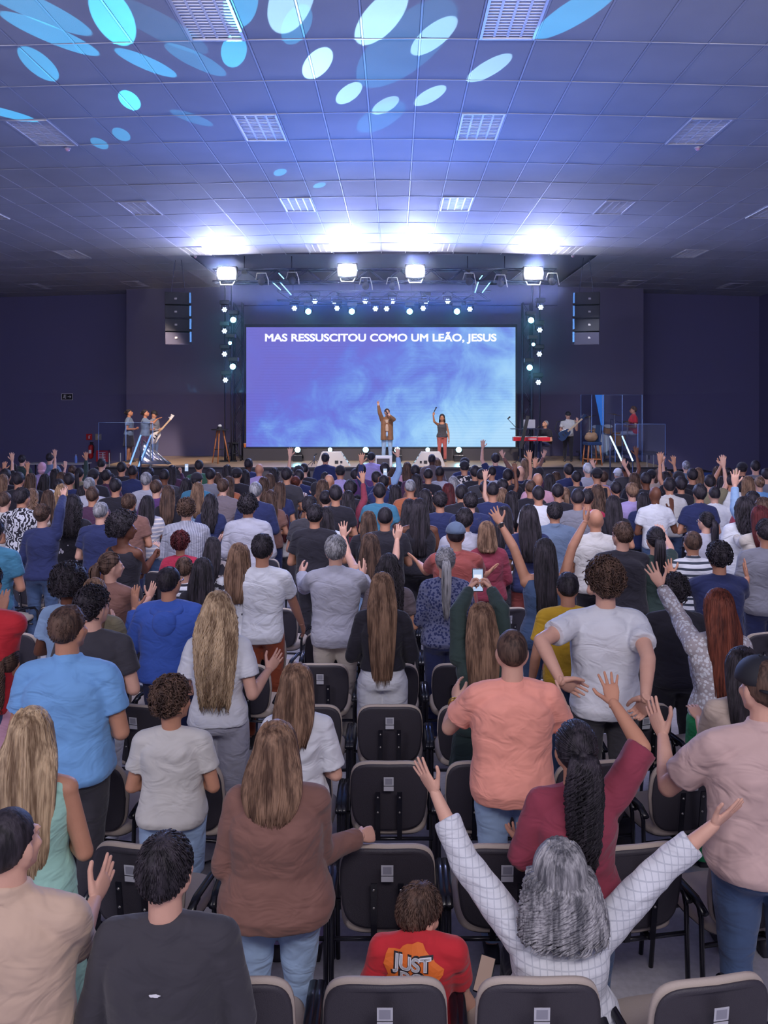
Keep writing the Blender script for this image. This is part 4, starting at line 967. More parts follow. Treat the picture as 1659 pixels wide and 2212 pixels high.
near_p(472, 1280, 5.48, 'person in fitted white tee and grey trousers with long wavy blond hair', tc='white', bot='wide', bc='lightgrey', b=1.0, hair='wv', hc='y', sex='f', L=.56, hw=2.0, skin='l', armL='f', armR=(545, 1500, 580, 1448, 610, 1405, {'n': (-.5, .8, 0), 'k': 'O'}), near=2, hem=-.02)
curly_m = near_p(1307, 1212, 5.48, 'tall person in white tee and grey trousers with hands held behind the back', tc='white', bc='charcoal', b=1.15, hair='cu', hc='b', skin='l', armL=(1168, 1385, 1212, 1472, 1258, 1490, {'eb': True, 'wb': True, 'n': (0, -1, 0), 'k': 'R'}), armR=(1400, 1420, 1394, 1510, 1378, 1552, {'eb': True, 'wb': True, 'n': (-.8, -.6, 0), 'k': 'C'}), near=2, hem=-.12, k=1.02)
near_p(1550, 1275, 5.48, 'person in white lace top and bright green trousers raising the left arm', top='l', tc='white', pat='lace', pc=(176, 168, 172), bot='wide', bc='brightgreen', b=1.0, hair='lo', hc='r', sex='f', L=.50, hw=1.2, skin='l', armL=(1468, 1335, 1427, 1265, 1398, 1208, {'n': (.3, .9, 0)}), armR='f', near=2, hem=.04, head=(.05, 0, .15))
phone_w = near_p(1040, 1305, 5.48, 'long-haired person in dark green sleeves filming with a phone held overhead', top='l', tc='darkgreen', bot='dress', bc=None, b=.95, hair='lo', hc='n', sex='f', L=.50, hw=1.2, skin='l', armL=(990, 1305, 1014, 1272, 1026, 1246, {'k': 'T', 'n': (.9, .3, 0)}), armR=(1082, 1305, 1060, 1272, 1046, 1248, {'k': 'T', 'n': (-.9, .3, 0)}), near=2)
near_p(366, 1224, 6.41, 'person in royal blue hooded sweatshirt with thinning grey hair', top='h', tc='blue', bc='navy', b=1.25, hair='bd', hc='k', skin='m', armL='b', armR='f', near=1, glasses=True, head=(.05, 0, -.3))
black_w = near_p(826, 1240, 6.41, 'person in black top and white trousers with very long straight hair', top='l', tc='black', bot='wide', bc='white', b=1.02, hair='lo', hc='n', sex='f', L=.66, hw=1.2, skin='l', armL='f', armR='f', near=2, hem=.18)
near_p(1226, 1236, 6.41, 'person in yellow tee with cropped dark hair', tc='yellow', bc='denim', b=1.1, hair='bd', hc='k', skin='m', armL='d', armR='f', near=1)
near_p(1458, 1245, 6.41, 'person in plain black sweatshirt and black trousers with faded haircut', top='l', tc='black', bc='black', b=1.15, hair='cu', hc='k', skin='l', armL='f', armR='f', near=1)
near_p(205, 1252, 6.41, 'person in olive beige top behind the wavy-haired one', tc='olive', bc='denim', hair='bo', hc='n', sex='f', skin='l', armL='f', armR='c', near=1, b=1.1)
near_p(148, 1230, 6.45, 'person with black curly hair and white hair clip in pale top', tc='lightblue', bc='denim', hair='af', hc='k', sex='f', skin='d', armL='f', armR='f', near=1)
near_p(567, 1155, 7.34, 'slim person in white tee and rust trousers, right arm hanging down', tc='white', bc='rust', b=.98, hair='sh', hc='k', skin='m', armL='f', armR=(634, 1302, 652, 1348, 660, 1372, {'k': 'R', 'n': (-1, 0, 0)}), near=1, hem=-.12)
near_p(725, 1158, 7.34, 'grey-haired person in light grey shirt and khaki trousers with both palms lifted', top='j', tc='lightgrey', bc='cream', b=1.12, hair='sh', hc='g', skin='l', armL=(659, 1268, 652, 1240, 648, 1215, {'k': 'R', 'n': (.5, .5, 0)}), armR=(792, 1278, 784, 1245, 790, 1215, {'n': (-.8, .4, 0)}), near=1, hem=-.16, sleeve=1.85)
near_p(240, 1195, 7.34, 'person in brown tee with low dark ponytail lifting a hand', tc='brown', bc='black', b=1.05, hair='po', hc='b', sex='f', L=.24, hw=1.5, skin='l', armL='f', armR=(296, 1318, 322, 1292, 336, 1256, {'n': (-.8, .4, 0), 'k': 'O'}), near=1, head=(0, 0, -.7), sleeve=.9, yaw=-.25)
near_p(438, 1208, 7.34, 'person in black top with long black hair right of the blue hoodie', tc='black', bc='black', hair='lo', hc='k', sex='f', L=.5, hw=1.3, skin='m', armL='f', armR='c', near=1)
near_p(517, 1176, 7.40, 'person in white leaf-print top with smooth brown hair', tc='white', pat='print', pc=(60, 58, 66), bc='denim', hair='lo', hc='n', sex='f', L=.36, hw=1.2, skin='l', armL='f', armR='f', near=1)
near_p(962, 1182, 7.34, 'person in navy lace blouse with ash-blond ponytail', top='l', tc='navy', pat='lace', pc=(96, 100, 130), bc='navy', b=1.15, hair='po', hc='g', sex='f', L=.46, hw=1.0, skin='l', armL='f', armR='f', near=1)
denim_w = near_p(1176, 1166, 7.34, 'person in sleeveless denim top with long black hair stretching both arms up', top='s', tc='denim', bc='denim', b=1.1, hair='lo', hc='k', sex='f', L=.62, hw=.5, skin='m', armL=(1108, 1178, 1080, 1130, 1062, 1096, {'n': (.2, .9, 0)}), armR=(1236, 1182, 1264, 1128, 1275, 1102, {'n': (-.8, .3, 0)}), near=1, hem=-.16, flare=.2)
near_p(1553, 1174, 7.34, 'person in navy tee lifting both hands, blue watch on the left wrist', tc='navy', bc='black', b=1.2, hair='me', hc='k', skin='m', armL=(1470, 1275, 1450, 1243, 1440, 1212, {'n': (.6, .7, 0)}), armR=(1602, 1290, 1614, 1248, 1608, 1212, {'n': (-.9, .3, 0)}), near=1)
near_p(840, 1199, 7.34, 'person in grey-brown top with dark curly hair beside the black top', tc='greybrown', bc='black', hair='cr', hc='k', sex='f', L=.45, hw=1.2, skin='m', armL='f', armR='f', near=1)
near_p(-30, 1216, 5.48, 'person in bright red sleeves cut by the left picture edge, hand up', top='l', tc='red', bc='denim', hair='sh', hc='k', skin='m', armL='f', armR=(8, 1375, 6, 1320, 8, 1275, {'k': 'O'}), near=1, sleeve=1.5)
near_p(-14, 1120, 8.27, 'person in teal tee cut by the left picture edge', tc='teal', bc='denim', hair='sh', hc='k', skin='m', armL='f', armR='f', near=1)
near_p(268, 1115, 8.60, 'person in black tank with full black hair, turned to the right', top='s', tc='black', bc='black', b=1.0, hair='af', hc='k', sex='f', skin='d', armL='f', armR=(312, 1232, 334, 1200, 338, 1182, {'k': 'F'}), near=1, head=(0, 0, -.9), yaw=-.3)
near_p(403, 1079, 10.13, 'person in pinstriped white shirt holding both palms out', top='j', tc='lightgrey', pat='vstripe', pc=(120, 124, 140), bc='denim', b=1.25, hair='me', hc='b', skin='l', armL=(352, 1200, 352, 1185, 340, 1172, {'k': 'O', 'n': (0, .2, 1)}), armR=(452, 1192, 468, 1178, 480, 1158, {'n': (-.5, .3, .6)}), near=1)
near_p(390, 1151, 9.40, 'child with dark curly hair in crimson top in front of the pinstriped shirt', tc='crimson', bc='denim', hair='cu', hc='v', skin='m', armL='f', armR='f', near=1, child=True, b=.95)
near_p(536, 1071, 10.13, 'person in pale shirt with short black curls', top='j', tc='lightgrey', bc='denim', b=1.2, hair='cu', hc='k', skin='m', armL='f', armR='f', near=1)
near_p(48, 1054, 11.06, 'person in black and white leaf-patterned shirt and jeans', top='p', tc='black', pat='floral', pc=(200, 200, 208), bc='denim', b=1.12, hair='sh', hc='k', skin='m', armL='x', armR='x', near=1, head=(0, 0, -.3))
near_p(92, 1090, 9.95, 'person in navy long sleeves and jeans raising the right arm', top='l', tc='navy', bc='denim', hair='bu', hc='b', sex='f', skin='l', armL='f', armR=(130, 1098, 137, 1072, 138, 1052, {'n': (0, .9, 0)}), near=1, b=1.05)
near_p(158, 1070, 10.50, 'person in black cardigan dotted with white hearts and light jeans', top='l', tc='black', pat='dots', pc=(205, 200, 210), bc='lightgrey', hair='cr', hc='k', sex='f', L=.34, hw=1.1, skin='m', armL='c', armR='f', near=1, bot='wide')
near_p(218, 1084, 10.13, 'balding person in plain navy tee', tc='navy', bc='navy', b=1.2, hair='bd', hc='g', skin='l', armL='f', armR='f', near=1)
near_p(680, 1090, 9.75, 'person in black tee with thick short black hair', tc='black', bc='black', b=1.25, hair='sh', hc='k', skin='m', armL='x', armR='f', near=1)
near_p(800, 1155, 8.27, 'person in light blue top with brown hair holding both forearms up', top='w', tc='lightblue', bc='denim', b=1.1, hair='lo', hc='b', sex='f', L=.42, skin='l', armL=(752, 1200, 742, 1160, 740, 1122, {'n': (.2, .9, 0)}), armR=(855, 1205, 858, 1165, 866, 1130, {'n': (-.2, .9, 0), 'k': 'R'}), near=1)
near_p(832, 1095, 9.6, 'shaven-headed person in black tee between the lifted hands', tc='black', bc='black', b=1.25, hair='bz', hc='k', skin='m', armL='c', armR='c', near=1)
near_p(884, 1080, 10.75, 'person in black strap top with long black hair, left of the pair', top='w', tc='black', bc='black', hair='lo', hc='k', sex='f', L=.46, hw=1.0, skin='d', armL='f', armR='f', near=1)
near_p(906, 1079, 10.13, 'person in black strap top with long black hair, right of the pair', top='w', tc='black', bc='black', hair='lo', hc='k', sex='f', L=.50, hw=1.2, skin='d', armL='f', armR='x', near=1, b=1.25)
near_p(984, 1129, 8.27, 'person in navy cap and brick-red tee with left palm out', tc='brick', bc='black', b=1.25, hair='cap', capback=False, hc='k', skin='m', armL=(922, 1235, 903, 1215, 886, 1200, {'k': 'O', 'n': (.3, .3, .8)}), armR=(1038, 1245, 1054, 1238, 1072, 1222, {'k': 'O', 'n': (-.3, .3, .8)}), near=1, capc='greyblue', head=(-.0, 0, .1))
near_p(1051, 1128, 9.1, 'person in maroon sweater with short light-brown bob', top='l', tc='maroon', bc='black', b=1.2, hair='bo', hc='n', sex='f', L=.19, skin='l', armL='f', armR='f', near=1)
near_p(1003, 1098, 9.20, 'person in white shirt with close-cropped black hair', top='j', tc='lightgrey', bc='denim', b=1.15, hair='sh', hc='k', skin='m', armL='f', armR='f', near=1)
near_p(1142, 1093, 9.20, 'person in dark navy top with long black hair', tc='navy', bc='brick', hair='lo', hc='k', sex='f', L=.42, hw=1.2, skin='m', armL='f', armR='f', near=1)
near_p(1198, 1086, 10.13, 'person in teal denim shirt with one hand lifted in front', top='j', tc='greyblue', bc='denim', b=1.35, hair='sh', hc='k', skin='m', armL='f', armR='c', near=1)
near_p(1286, 1099, 9.20, 'shaven-headed person in off-white shirt', top='p', tc='offwhite', bc='black', b=1.3, hair='ba', hc='k', skin='m', armL='x', armR='f', near=1)
near_p(1343, 1129, 8.27, 'broad person in black tee with combed brown hair', tc='black', bc='black', b=1.4, hair='sh', hc='b', skin='l', armL='x', armR='x', near=1, head=(0, 0, .4))
near_p(1416, 1140, 8.30, 'person with long black ponytail and white clip, hand at the head', tc='darkgreen', bc='black', hair='po', hc='k', sex='f', L=.45, hw=1.3, skin='l', armL='f', armR=(1448, 1185, 1432, 1152, 1422, 1130, {'k': 'O'}), near=1)
near_p(1496, 1147, 8.27, 'person in black and white striped shirt with greying hair', top='p', tc='white', pat='hstripe', pc=(60, 66, 80), bc='black', b=1.12, hair='bd', hc='b', skin='m', armL='f', armR='f', near=1)
near_p(1524, 1107, 10.40, 'girl in light grey tee with long black ponytail and glasses', tc='lightgrey', bc='denim', hair='po', hc='k', sex='f', L=.40, hw=1.2, skin='l', armL='f', armR='f', near=1, child=True, glasses=True, head=(0, 0, .5))
near_p(1655, 1122, 8.27, 'person in heather grey tee and dark jeans at the right picture edge', tc='grey', bc='navy', b=1.25, hair='sh', hc='k', skin='m', armL='d', armR='f', near=1)
near_p(1641, 1095, 9.25, 'person in cream blouse with dark red hair and hand lifted', top='l', tc='cream', bc='black', hair='bo', hc='v', sex='f', L=.3, skin='l', armL=(1603, 1175, 1590, 1160, 1580, 1142, {'k': 'O'}), armR='f', near=1)
near_p(1607, 1075, 9.9, 'person in wide white blouse with dark wavy shoulder-length hair', top='l', tc='white', bc='greyblue', b=1.15, hair='wv', hc='k', sex='f', L=.26, skin='m', armL='f', armR='f', near=1)
near_p(460, 1162, 9.5, 'person in black printed top half hidden behind the black-haired one', tc='black', pat='print', pc=(150, 140, 140), bc='black', hair='bo', hc='k', sex='f', skin='m', armL='f', armR='f', near=1, child=True)
near_p(398, 1205, 8.3, 'child with short brown hair and striped collar behind the hoodie', tc='white', pat='hstripe', pc=(50, 50, 60), bc='denim', hair='sh', hc='b', skin='l', armL='f', armR='f', near=1, child=True)
# ---- the rest of the crowd: x y kind hair haircolour top topcolour arms skin [pattern]
T = '''48 983 f bu k t darkgreen f/f l
108 979 f bu k t greyblue f/b l
91 999 f hd w t lilac f/u l
12 1013 m sh k t black f/f m
25 1031 f sh k t black u/u m
7 1026 f lo n t maroon f/f l
68 1024 f lo b t black f/f l
97 1025 f lo k t white f/c m
120 1014 f lo k t plum f/f m
133 1021 f lo b t black f/f l
127 1035 f bu k t black f/f m
134 1047 f lo x t brown f/f l hstripe
157 1006 f bu b l darkgreen f/u m
172 1011 f po k t olive f/f m
193 1031 m bz g t lightgrey f/f l
202 1013 m cap k t black f/f m
220 990 m bz k t black f/f l
230 1015 m sh k p plum f/c m
263 998 m sh k t black f/h m
250 1034 m sh k t black f/f m
287 1005 m bz k p navy f/f d
70 1057 f cr n t beige f/f l
10 1063 m sh b t offwhite f/f l
28 1018 f lo k t black f/f m
-5 1010 f lo r t pink f/u l
279 1067 m sh b t brown f/f m
316 1021 m sh g t lightgrey f/f l
322 1011 f cu k t black f/f m
338 1037 m sh b t purple f/f l
372 1006 f lo k l plum f/h l
430 994 m sh k t green f/f m
425 1021 m cap k t teal f/f m
403 1034 f wv k t black f/f m
428 1043 f lo n j lightblue f/f l
482 1034 m sh b p taupe f/f l
495 1030 f bo b t orange f/f l
512 1011 m cap k t black f/f m
530 1016 f lo k t black f/f m
537 990 m bz k t navy f/f k
560 1001 m ba k j lilac f/f m
491 1005 f lo k t plum f/f m
318 1072 f lo k t lightgrey f/c m hstripe
377 1106 c sh b t darkgreen f/f m
552 1042 m sh g j navy f/f l
570 1032 f wv b w brown f/c l
583 1024 f lo b t rose f/c m
592 1011 f cr k t grey f/f m
639 1029 f bu r l brown b/b l zebra
646 1015 m sh k j navy f/f m
657 1001 m bz k t black u/f l
645 1006 m cap k t black f/f m
661 1013 f lo k t navy f/f m
703 979 m sh k j navy f/f m
735 1006 m cap k j lilac f/f m
711 1024 m ba k t orange f/b m
702 1021 f bo k t black f/f m
682 1042 f hd k t black f/f m
697 1037 f bo b t grey f/f m
704 1060 f bu k w black f/f l
757 1039 m cu k t black f/f m
780 1002 m sh k t purple f/f d
768 1014 f cu k t black f/f m
802 977 m sh k j lilac f/f m
813 1018 m sh k j navy u/f m
831 1001 m me k j lightblue f/u l
829 1026 m bz k j navy h/h d
752 1061 f lo k l maroon f/u m
772 1069 c sh k t black f/f m
820 1044 m sh k t teal f/f m
612 1110 c bo v t offwhite f/f m
669 1072 m sh k t charcoal f/f m
704 1097 f lo k t white f/f m
796 1106 f lo b t black c/f m
880 999 f lo b t pink f/f l
897 1004 m bz k j plum f/f d
899 1025 f wv k t brown f/f m
933 981 m bz k j greybrown f/f k
941 993 f af n t white f/f l
950 1007 m bz k t lightgrey c/f d
979 1030 f bo g t grey f/f l
886 1036 m bz g t orange f/b m
969 1045 f bo v l black b/f l
1004 989 m cap k t navy f/f m
1003 996 m cap k t black f/f m print
1026 1006 m sh k t black f/f m
1070 980 m me k t navy u/f l
1062 1007 m bz k t lightgrey f/f m
1097 1013 m sh k t black f/f m
1048 1041 f cu k t black f/f m
1086 1036 f cu k t black f/u d
1064 1041 m bz k t navy f/f m
1084 1055 f wv n t white u/f l
997 1047 m sh k j black f/f m
1016 1064 m sh k h navy f/f l
1089 1096 f lo k w white f/f m
1133 991 f lo n l brown v/v l
1124 1006 m ba k t navy f/f l
1112 1011 m sh k t black f/u m
1165 1009 f hd k t plum f/f m
1161 1021 m ba k t pink f/f m
1187 1025 f bo k l black u/f m
1146 1037 m bz b t black f/f m
1163 1050 m sh k t white f/f m
1228 1002 m sh k j navy f/f m
1269 1001 m sh w t lightgrey f/f l
1289 1011 m cap k w black f/f m
1303 1018 m sh b j lilac f/f l
1352 999 m bz k t charcoal f/u d
1335 1012 f cap w t grey v/f l
1370 1022 f wv b t black f/f m
1219 1053 f po n t maroon f/f l
1248 1055 m bz k t grey f/f m
1268 1057 m sh k l crimson f/f m
1365 1045 f cu n l lilac f/b l
1407 1015 f cap k t beige v/u l
1443 1019 f bo n t grey f/f l
1437 1020 f lo k t black f/u m
1482 996 f bu g t greyblue f/f l
1495 1012 m sh k t black f/v m
1508 1011 f lo n t beige f/f l
1466 1018 m cap k t black u/f m
1533 1026 m sh k t olive f/u l
1571 1010 f bu k t pink f/f l
1580 1025 m bz k t white f/f m
1595 1011 f hd x t beige f/f l
1603 999 m cap k j black f/f m
1632 995 m sh k t grey f/f l
1640 1030 f bu n t skyblue f/c l
1655 1012 m sh k t grey f/u l
1415 1050 m ba k p white f/b d
1446 1032 m sh k p offwhite f/f m
1471 1031 f cu k t black f/f m
1491 1047 c sh n t beige f/f l
1511 1047 m me k p navy x/f m
1543 1051 m bz k j white f/f l
1599 1044 f lo k w beige f/c l
1625 1062 m sh k t maroon f/f m
1648 1075 m sh b l lightblue u/f l
30 1003 f bo k t plum f/f l
150 1022 m sh k t navy f/f m
200 1052 m sh b t plum f/f m
355 1013 m bz k t charcoal f/f d
455 1012 m sh k t grey f/f m
470 1022 f lo b t black f/f m
620 1010 m sh k t charcoal f/f m
605 1042 f lo b t navy f/f m
725 1048 m sh k t black f/f m
848 1010 f lo b t black f/f m
855 1048 f lo k t plum f/f m
918 1058 f wv k t black f/f m
950 1062 m sh k t navy f/f m
925 1012 m bz k t black f/f m
1040 1013 m bz k t charcoal f/f m
1105 1062 f lo k t black f/f m
1200 1020 f lo b t black f/f m
1245 1018 m sh k t charcoal f/f m
1330 1040 m sh k t black f/f m
1325 1072 f lo k t black f/f m
1390 1065 f lo k t navy f/f m
1395 1020 m bz k t black f/f d
1425 1012 f bo b t plum f/f l
1550 1008 f lo b t black f/f m
1615 1030 f lo n t white f/f l
1560 1030 f lo k t black f/f m
585 1060 f lo b t brown f/f m
365 1050 f lo b t black f/f m
455 1068 f wv k t navy f/f m
180 1050 f bo k t charcoal f/f m
105 1060 f lo b t plum f/f m
40 1020 m sh k t black f/f m
1205 1045 m sh k t black f/f m
1290 1048 f wv b t plum f/f m'''
ADJ = {'f': 1.64, 'm': 1.75, 'c': 1.28}
HN = {'sh': 'short-haired', 'bz': 'close-cropped', 'bd': 'balding', 'ba': 'bald', 'cu': 'curly-haired', 'me': 'tousled', 'lo': 'long-haired', 'wv': 'wavy-haired', 'cr': 'frizzy-haired', 'bo': 'bob-haired', 'po': 'ponytailed', 'bu': 'hair-bunned', 'cap': 'capped', 'hd': 'headscarfed', 'af': 'big-haired'}
TN = {'t': 'tee', 'p': 'polo shirt', 'l': 'long-sleeved top', 's': 'sleeveless top', 'w': 'strap top', 'h': 'hoodie', 'j': 'shirt'}
AN = {('u', 'u'): 'raising both arms', ('v', 'v'): 'spreading both arms overhead', ('f', 'u'): 'raising the right arm', ('u', 'f'): 'raising the left arm', ('h', 'h'): 'holding up a phone', ('f', 'h'): 'holding up a phone', ('b', 'b'): 'lifting both hands', ('f', 'b'): 'lifting the right hand', ('b', 'f'): 'lifting the left hand', ('v', 'u'): 'raising both arms', ('f', 'v'): 'stretching the right arm up', ('v', 'f'): 'stretching the left arm up'}
CW = {'lightgrey': 'light grey', 'offwhite': 'off-white', 'skyblue': 'sky blue', 'lightblue': 'light blue', 'lightdenim': 'light denim', 'greyblue': 'grey-blue', 'darkgreen': 'dark green', 'greybrown': 'grey-brown', 'rose': 'dusky pink'}
PW = {'hstripe': 'striped ', 'zebra': 'wavy-striped ', 'print': 'printed '}
far = []
rr = random.Random(11)
used = [(p_['obj'].location.x, p_['obj'].location.y) for p_ in PEOPLE]
for ln in T.split('\n'):
    q = ln.split(); x, y = int(q[0]), int(q[1]); kd, hr, hc, tp, tc, ar, sk = q[2:9]; pat = q[9] if len(q) > 9 else ''
    d, h, k_ = row_d(y, ADJ[kd]+.03); d += rr.uniform(-.04, .04); h = CH-(y-VY)*d/F
    # keep neighbours of one row apart: move to the next row when a body would overlap
    for t in range(4):
        X = (x-VX)*d/F
        if all(math.hypot(X-a_, d-b_) > .36 for a_, b_ in used): break
        d += PITCH*(.5 if t % 2 == 0 else -1.0); h = CH-(y-VY)*d/F
    used.append(((x-VX)*d/F, d))
    al, arr = ar.split('/')
    sp = dict(xy=(x, y), d=d, h=h, top=tp, hair=hr, hc=hc, sex='f' if kd == 'f' else 'm', child=kd == 'c', near=0 if d > 11.2 else 1, bot='tr', L=.42, armL=al, armR=arr, skin=sk,
              mtop=fab(CN[tc], pat, (225, 215, 210)), mbot=fab(CN[rr.choice(['denim', 'black', 'navy', 'charcoal'])]), seed=x % 31, b=rr.choice([.95, 1.0, 1.1, 1.2]) if kd == 'm' else rr.choice([.9, 1.0, 1.1]), yaw=rr.uniform(-.16, .16)-(x-VX)*.00012, group=None)
    if hr in ('cap', 'hd'): sp['mcap'] = fab({'w': CN['pink'] if hr == 'hd' else CN['white'], 'x': (214, 178, 120), 'k': CN['black']}.get(hc, CN['navy']))
    build_person(sp)
    kw = 'child' if kd == 'c' else 'person'
    sp['desc'] = '%s %s in %s %s%s' % (HN[hr], kw, CW.get(tc, tc), PW.get(pat, ''), TN[tp])
    a_ = AN.get((al, arr))
    sp['full'] = sp['desc']+(' '+a_ if a_ else '')
    far.append(sp)
# labels that single each one out: look first, then a findable neighbour
from collections import Counter
cnt = Counter(s_['full'] for s_ in far); uniq = [s_ for s_ in far if cnt[s_['full']] == 1]; taken = set()
marks = [(s_['xy'], s_['desc'].replace(' person', '').replace(' child', ' child')) for s_ in uniq if Counter(q['desc'] for q in far)[s_['desc']] == 1]
for s_ in far:
    if cnt[s_['full']] == 1: lab = s_['full']
    else:
        lab = None
        for (mx_, my_), md in sorted(marks, key=lambda m_: math.hypot(m_[0][0]-s_['xy'][0], (m_[0][1]-s_['xy'][1])*2)):
            dx = s_['xy'][0]-mx_; dy = s_['xy'][1]-my_
            rel = ('right of' if dx > 0 else 'left of') if abs(dx) > abs(dy)*.8 else ('in front of' if dy < 0 else 'behind')
            c_ = '%s, %s the %s' % (s_['desc'], rel, md.split(' in ')[0]+' one in '+md.split(' in ')[1])
            if c_ not in taken and len(c_.split()) <= 16: lab = c_; break
        if lab is None: lab = s_['full']
    taken.add(lab); s_['obj']['label'] = lab
print('PEOPLE', len(PEOPLE), 'far meshes', len(CACHE), 'dup labels', len(PEOPLE)-len(set(p_['obj']['label'] for p_ in PEOPLE)))
# ---- phones
def phone(p, rx, rz, lab, lit=(.55, .7, 1.0), s=1.0):
    r = empty('phone', p, rz, lab, 'phone'); r.rotation_euler = (rx, 0, rz)
    m = MB(); m.box((0, 0, 0), (.076*s, .009*s, .158*s)); m.obj('case', m_gloss, r, bevel=.004)
    m = MB(); m.box((0, -.0052*s, 0), (.068*s, .0015, .146*s)); m.obj('screen', emis('phone_%s' % lab[:9], lit, .8), r); 
    if 'lap' in lab: return
    m = MB(); m.box((0, -.0062*s, .022*s), (.050*s, .0012, .034*s)); m.obj('picture', emis('phone_pic', (.85, .85, .95), 1.0), r)
phone(PX(1032, 1253, 5.86), 0, 0, 'phone held overhead filming the stage, screen lit blue')
phone(PX(832, 1021, 15.7), 0, 0, 'small lit phone held up in the middle of the crowd')
phone(PX(1047, 2105, 3.62), -.75, -.5, 'phone in the lap between red tee and plaid shirt', (.30, .20, .18), .9)
phone(PX(403, 1010, 17.4), 0, .1, 'white phone raised in front of the carpeted stage front')
# ================================================================ CHAIRS
m_shell = plain('chair_shell', (58, 54, 62), .5, bump=.25, bscale=260); m_uph = plain('beige_upholstery', (184, 170, 160), .8, bump=.15, bscale=180, var=.06); m_fr = plain('chair_frame', (26, 25, 34), .22); m_bolt = plain('bolt_steel', (180, 176, 170), .3, .9); m_stk = plain('sticker_paper', (196, 196, 204), .4)
m_stk2 = plain('sticker_grey', (150, 150, 162), .4)
def sq(w, h, e=.42, n=40):
    out = []
    for j in range(n):
        a = 2*math.pi*j/n; c_, s_ = math.cos(a), math.sin(a)
        x = w*math.copysign(abs(c_)**e, c_); z = h*math.copysign(abs(s_)**e, s_); x *= 1-.05*max(0, z/h)**2-.10*max(0, -z/h)
        out.append((x, z))
    return out
def slab(m, w, h, y0, y1, zc, curve=.03, tilt=.13, bev=.010, e=.42):
    R = []
    for y, g in ((y0, 1-bev/w*1.6), (y0+(y1-y0)*.25, 1), (y0+(y1-y0)*.75, 1), (y1, 1-bev/w*1.6)):
        R.append([(x*g, y+curve*(x/w)**2+(-tilt*(z*g)), zc+z*g) for x, z in sq(w, h, e)])
    m.rings(R)
chair0 = empty('auditorium_chair', (0, 0, 0), 0, 'x', 'chair', 'auditorium chairs')
m = MB(); slab(m, .222, .198, -.010, .008, .655); m.obj('backrest_shell', m_shell, chair0, smooth=True)
m = MB(); slab(m, .226, .203, .010, .050, .657, bev=.016); m.obj('backrest_cushion', m_uph, chair0, smooth=True)
m = MB(); R = []
for z, g in ((.425, .93), (.437, 1), (.462, 1), (.476, .94)): R.append([(x*g, .27+z_*g, z+.010*(z_/.22)) for x, z_ in sq(.232, .222, .40)])
m.rings(R); m.obj('seat_cushion', m_uph, chair0, smooth=True)
m = MB(); R = []
for z, g in ((.408, .90), (.425, .98)): R.append([(x*g, .27+z_*g, z) for x, z_ in sq(.232, .222, .40)])
m.rings(R); m.obj('seat_shell', m_shell, chair0, smooth=True)
for sx in (-.062, .062):
    m = MB(); pts = [(sx, -.036, .70), (sx, -.010, .50), (sx, .005, .415), (sx, .10, .400), (sx, .30, .398)]
    for a_, b_ in zip(pts, pts[1:]):
        a_, b_ = Vector(a_), Vector(b_); t = (b_-a_).normalized(); n_ = Vector((1, 0, 0)).cross(t)
        V = [a_+Vector((s_*.014, 0, 0))+n_*u for s_, u in ((-1, -.004), (1, -.004), (1, .004), (-1, .004))]+[b_+Vector((s_*.014, 0, 0))+n_*u for s_, u in ((-1, -.004), (1, -.004), (1, .004), (-1, .004))]
        m.add(V, [(0, 1, 2, 3), (7, 6, 5, 4), (0, 4, 5, 1), (1, 5, 6, 2), (2, 6, 7, 3), (3, 7, 4, 0)])
    br = m.obj('back_bracket', m_fr, chair0)
    for zz in (.67, .58):
        m = MB(); m.ell((sx, -.040+(.70-zz)*.13, zz), (.007, .005, .007), n=10, m=6); m.obj('bolt', m_bolt, br, smooth=True)
m = MB(); m.box((0, -.044, .765), (.056, .002, .050), Matrix.Rotation(.13, 3, 'X')); st1 = m.obj('label_sticker', m_stk, chair0)
m = MB(); m.box((0, -.0455, .765), (.040, .0012, .036), Matrix.Rotation(.13, 3, 'X')); m.obj('sticker_panel', m_stk2, st1)
m = MB(); m.box((0, -.039, .722), (.056, .002, .026), Matrix.Rotation(.13, 3, 'X')); m.obj('label_sticker', m_stk, chair0)
for s_ in (-1, 1):
    m = MB(); m.tube([(s_*.262, .03, 0), (s_*.262, .045, .30), (s_*.262, .055, .52), (s_*.262, .075, .565), (s_*.262, .12, .575)], .0125, 8); m.obj('leg', m_fr, chair0, smooth=True)
    m = MB(); m.tube([(s_*.262, .52, 0), (s_*.262, .47, .36), (s_*.262, .44, .53), (s_*.262, .40, .570), (s_*.262, .34, .578)], .0125, 8); m.obj('leg', m_fr, chair0, smooth=True)
    m = MB(); pts = [(s_*.262, .02, .560), (s_*.262, .10, .592), (s_*.262, .28, .598), (s_*.262, .40, .580)]
    R = []
    for p_ in pts: R.append([(p_[0]+.020*math.cos(2*math.pi*j/10), p_[1], p_[2]+.012*math.sin(2*math.pi*j/10)) for j in range(10)])
    m.rings(R); m.obj('armrest', m_gloss, chair0, smooth=True)
m = MB()
for yy, zz in ((.10, .395), (.42, .395)): m.tube([(-.262, yy-.05, zz), (.262, yy-.05, zz)], .011, 8)
m.obj('crossbar', m_fr, chair0, smooth=True)
KEEP = {(-3,0),(-1,0),(0,0),(1,0),(2,0),(-2,1),(-1,1),(0,1),(1,1),(2,1),(3,1),(-3,2),(-2,2),(-1,2),(0,2),(1,2),(2,2),(3,2),(-3,3),(-1,3),(0,3),(1,3),(3,3),(4,3),(-4,4),(-2,4),(-1,4),(0,4),(1,4),(-6,5),(-2,5),(-1,5),(0,5),(1,5),(6,5),(-6,6),(-2,6),(0,6),(1,6),(2,6),(-8,7),(-8,8),(-5,8),(-4,9),(-3,9),(-2,9),(6,10),(8,11)}
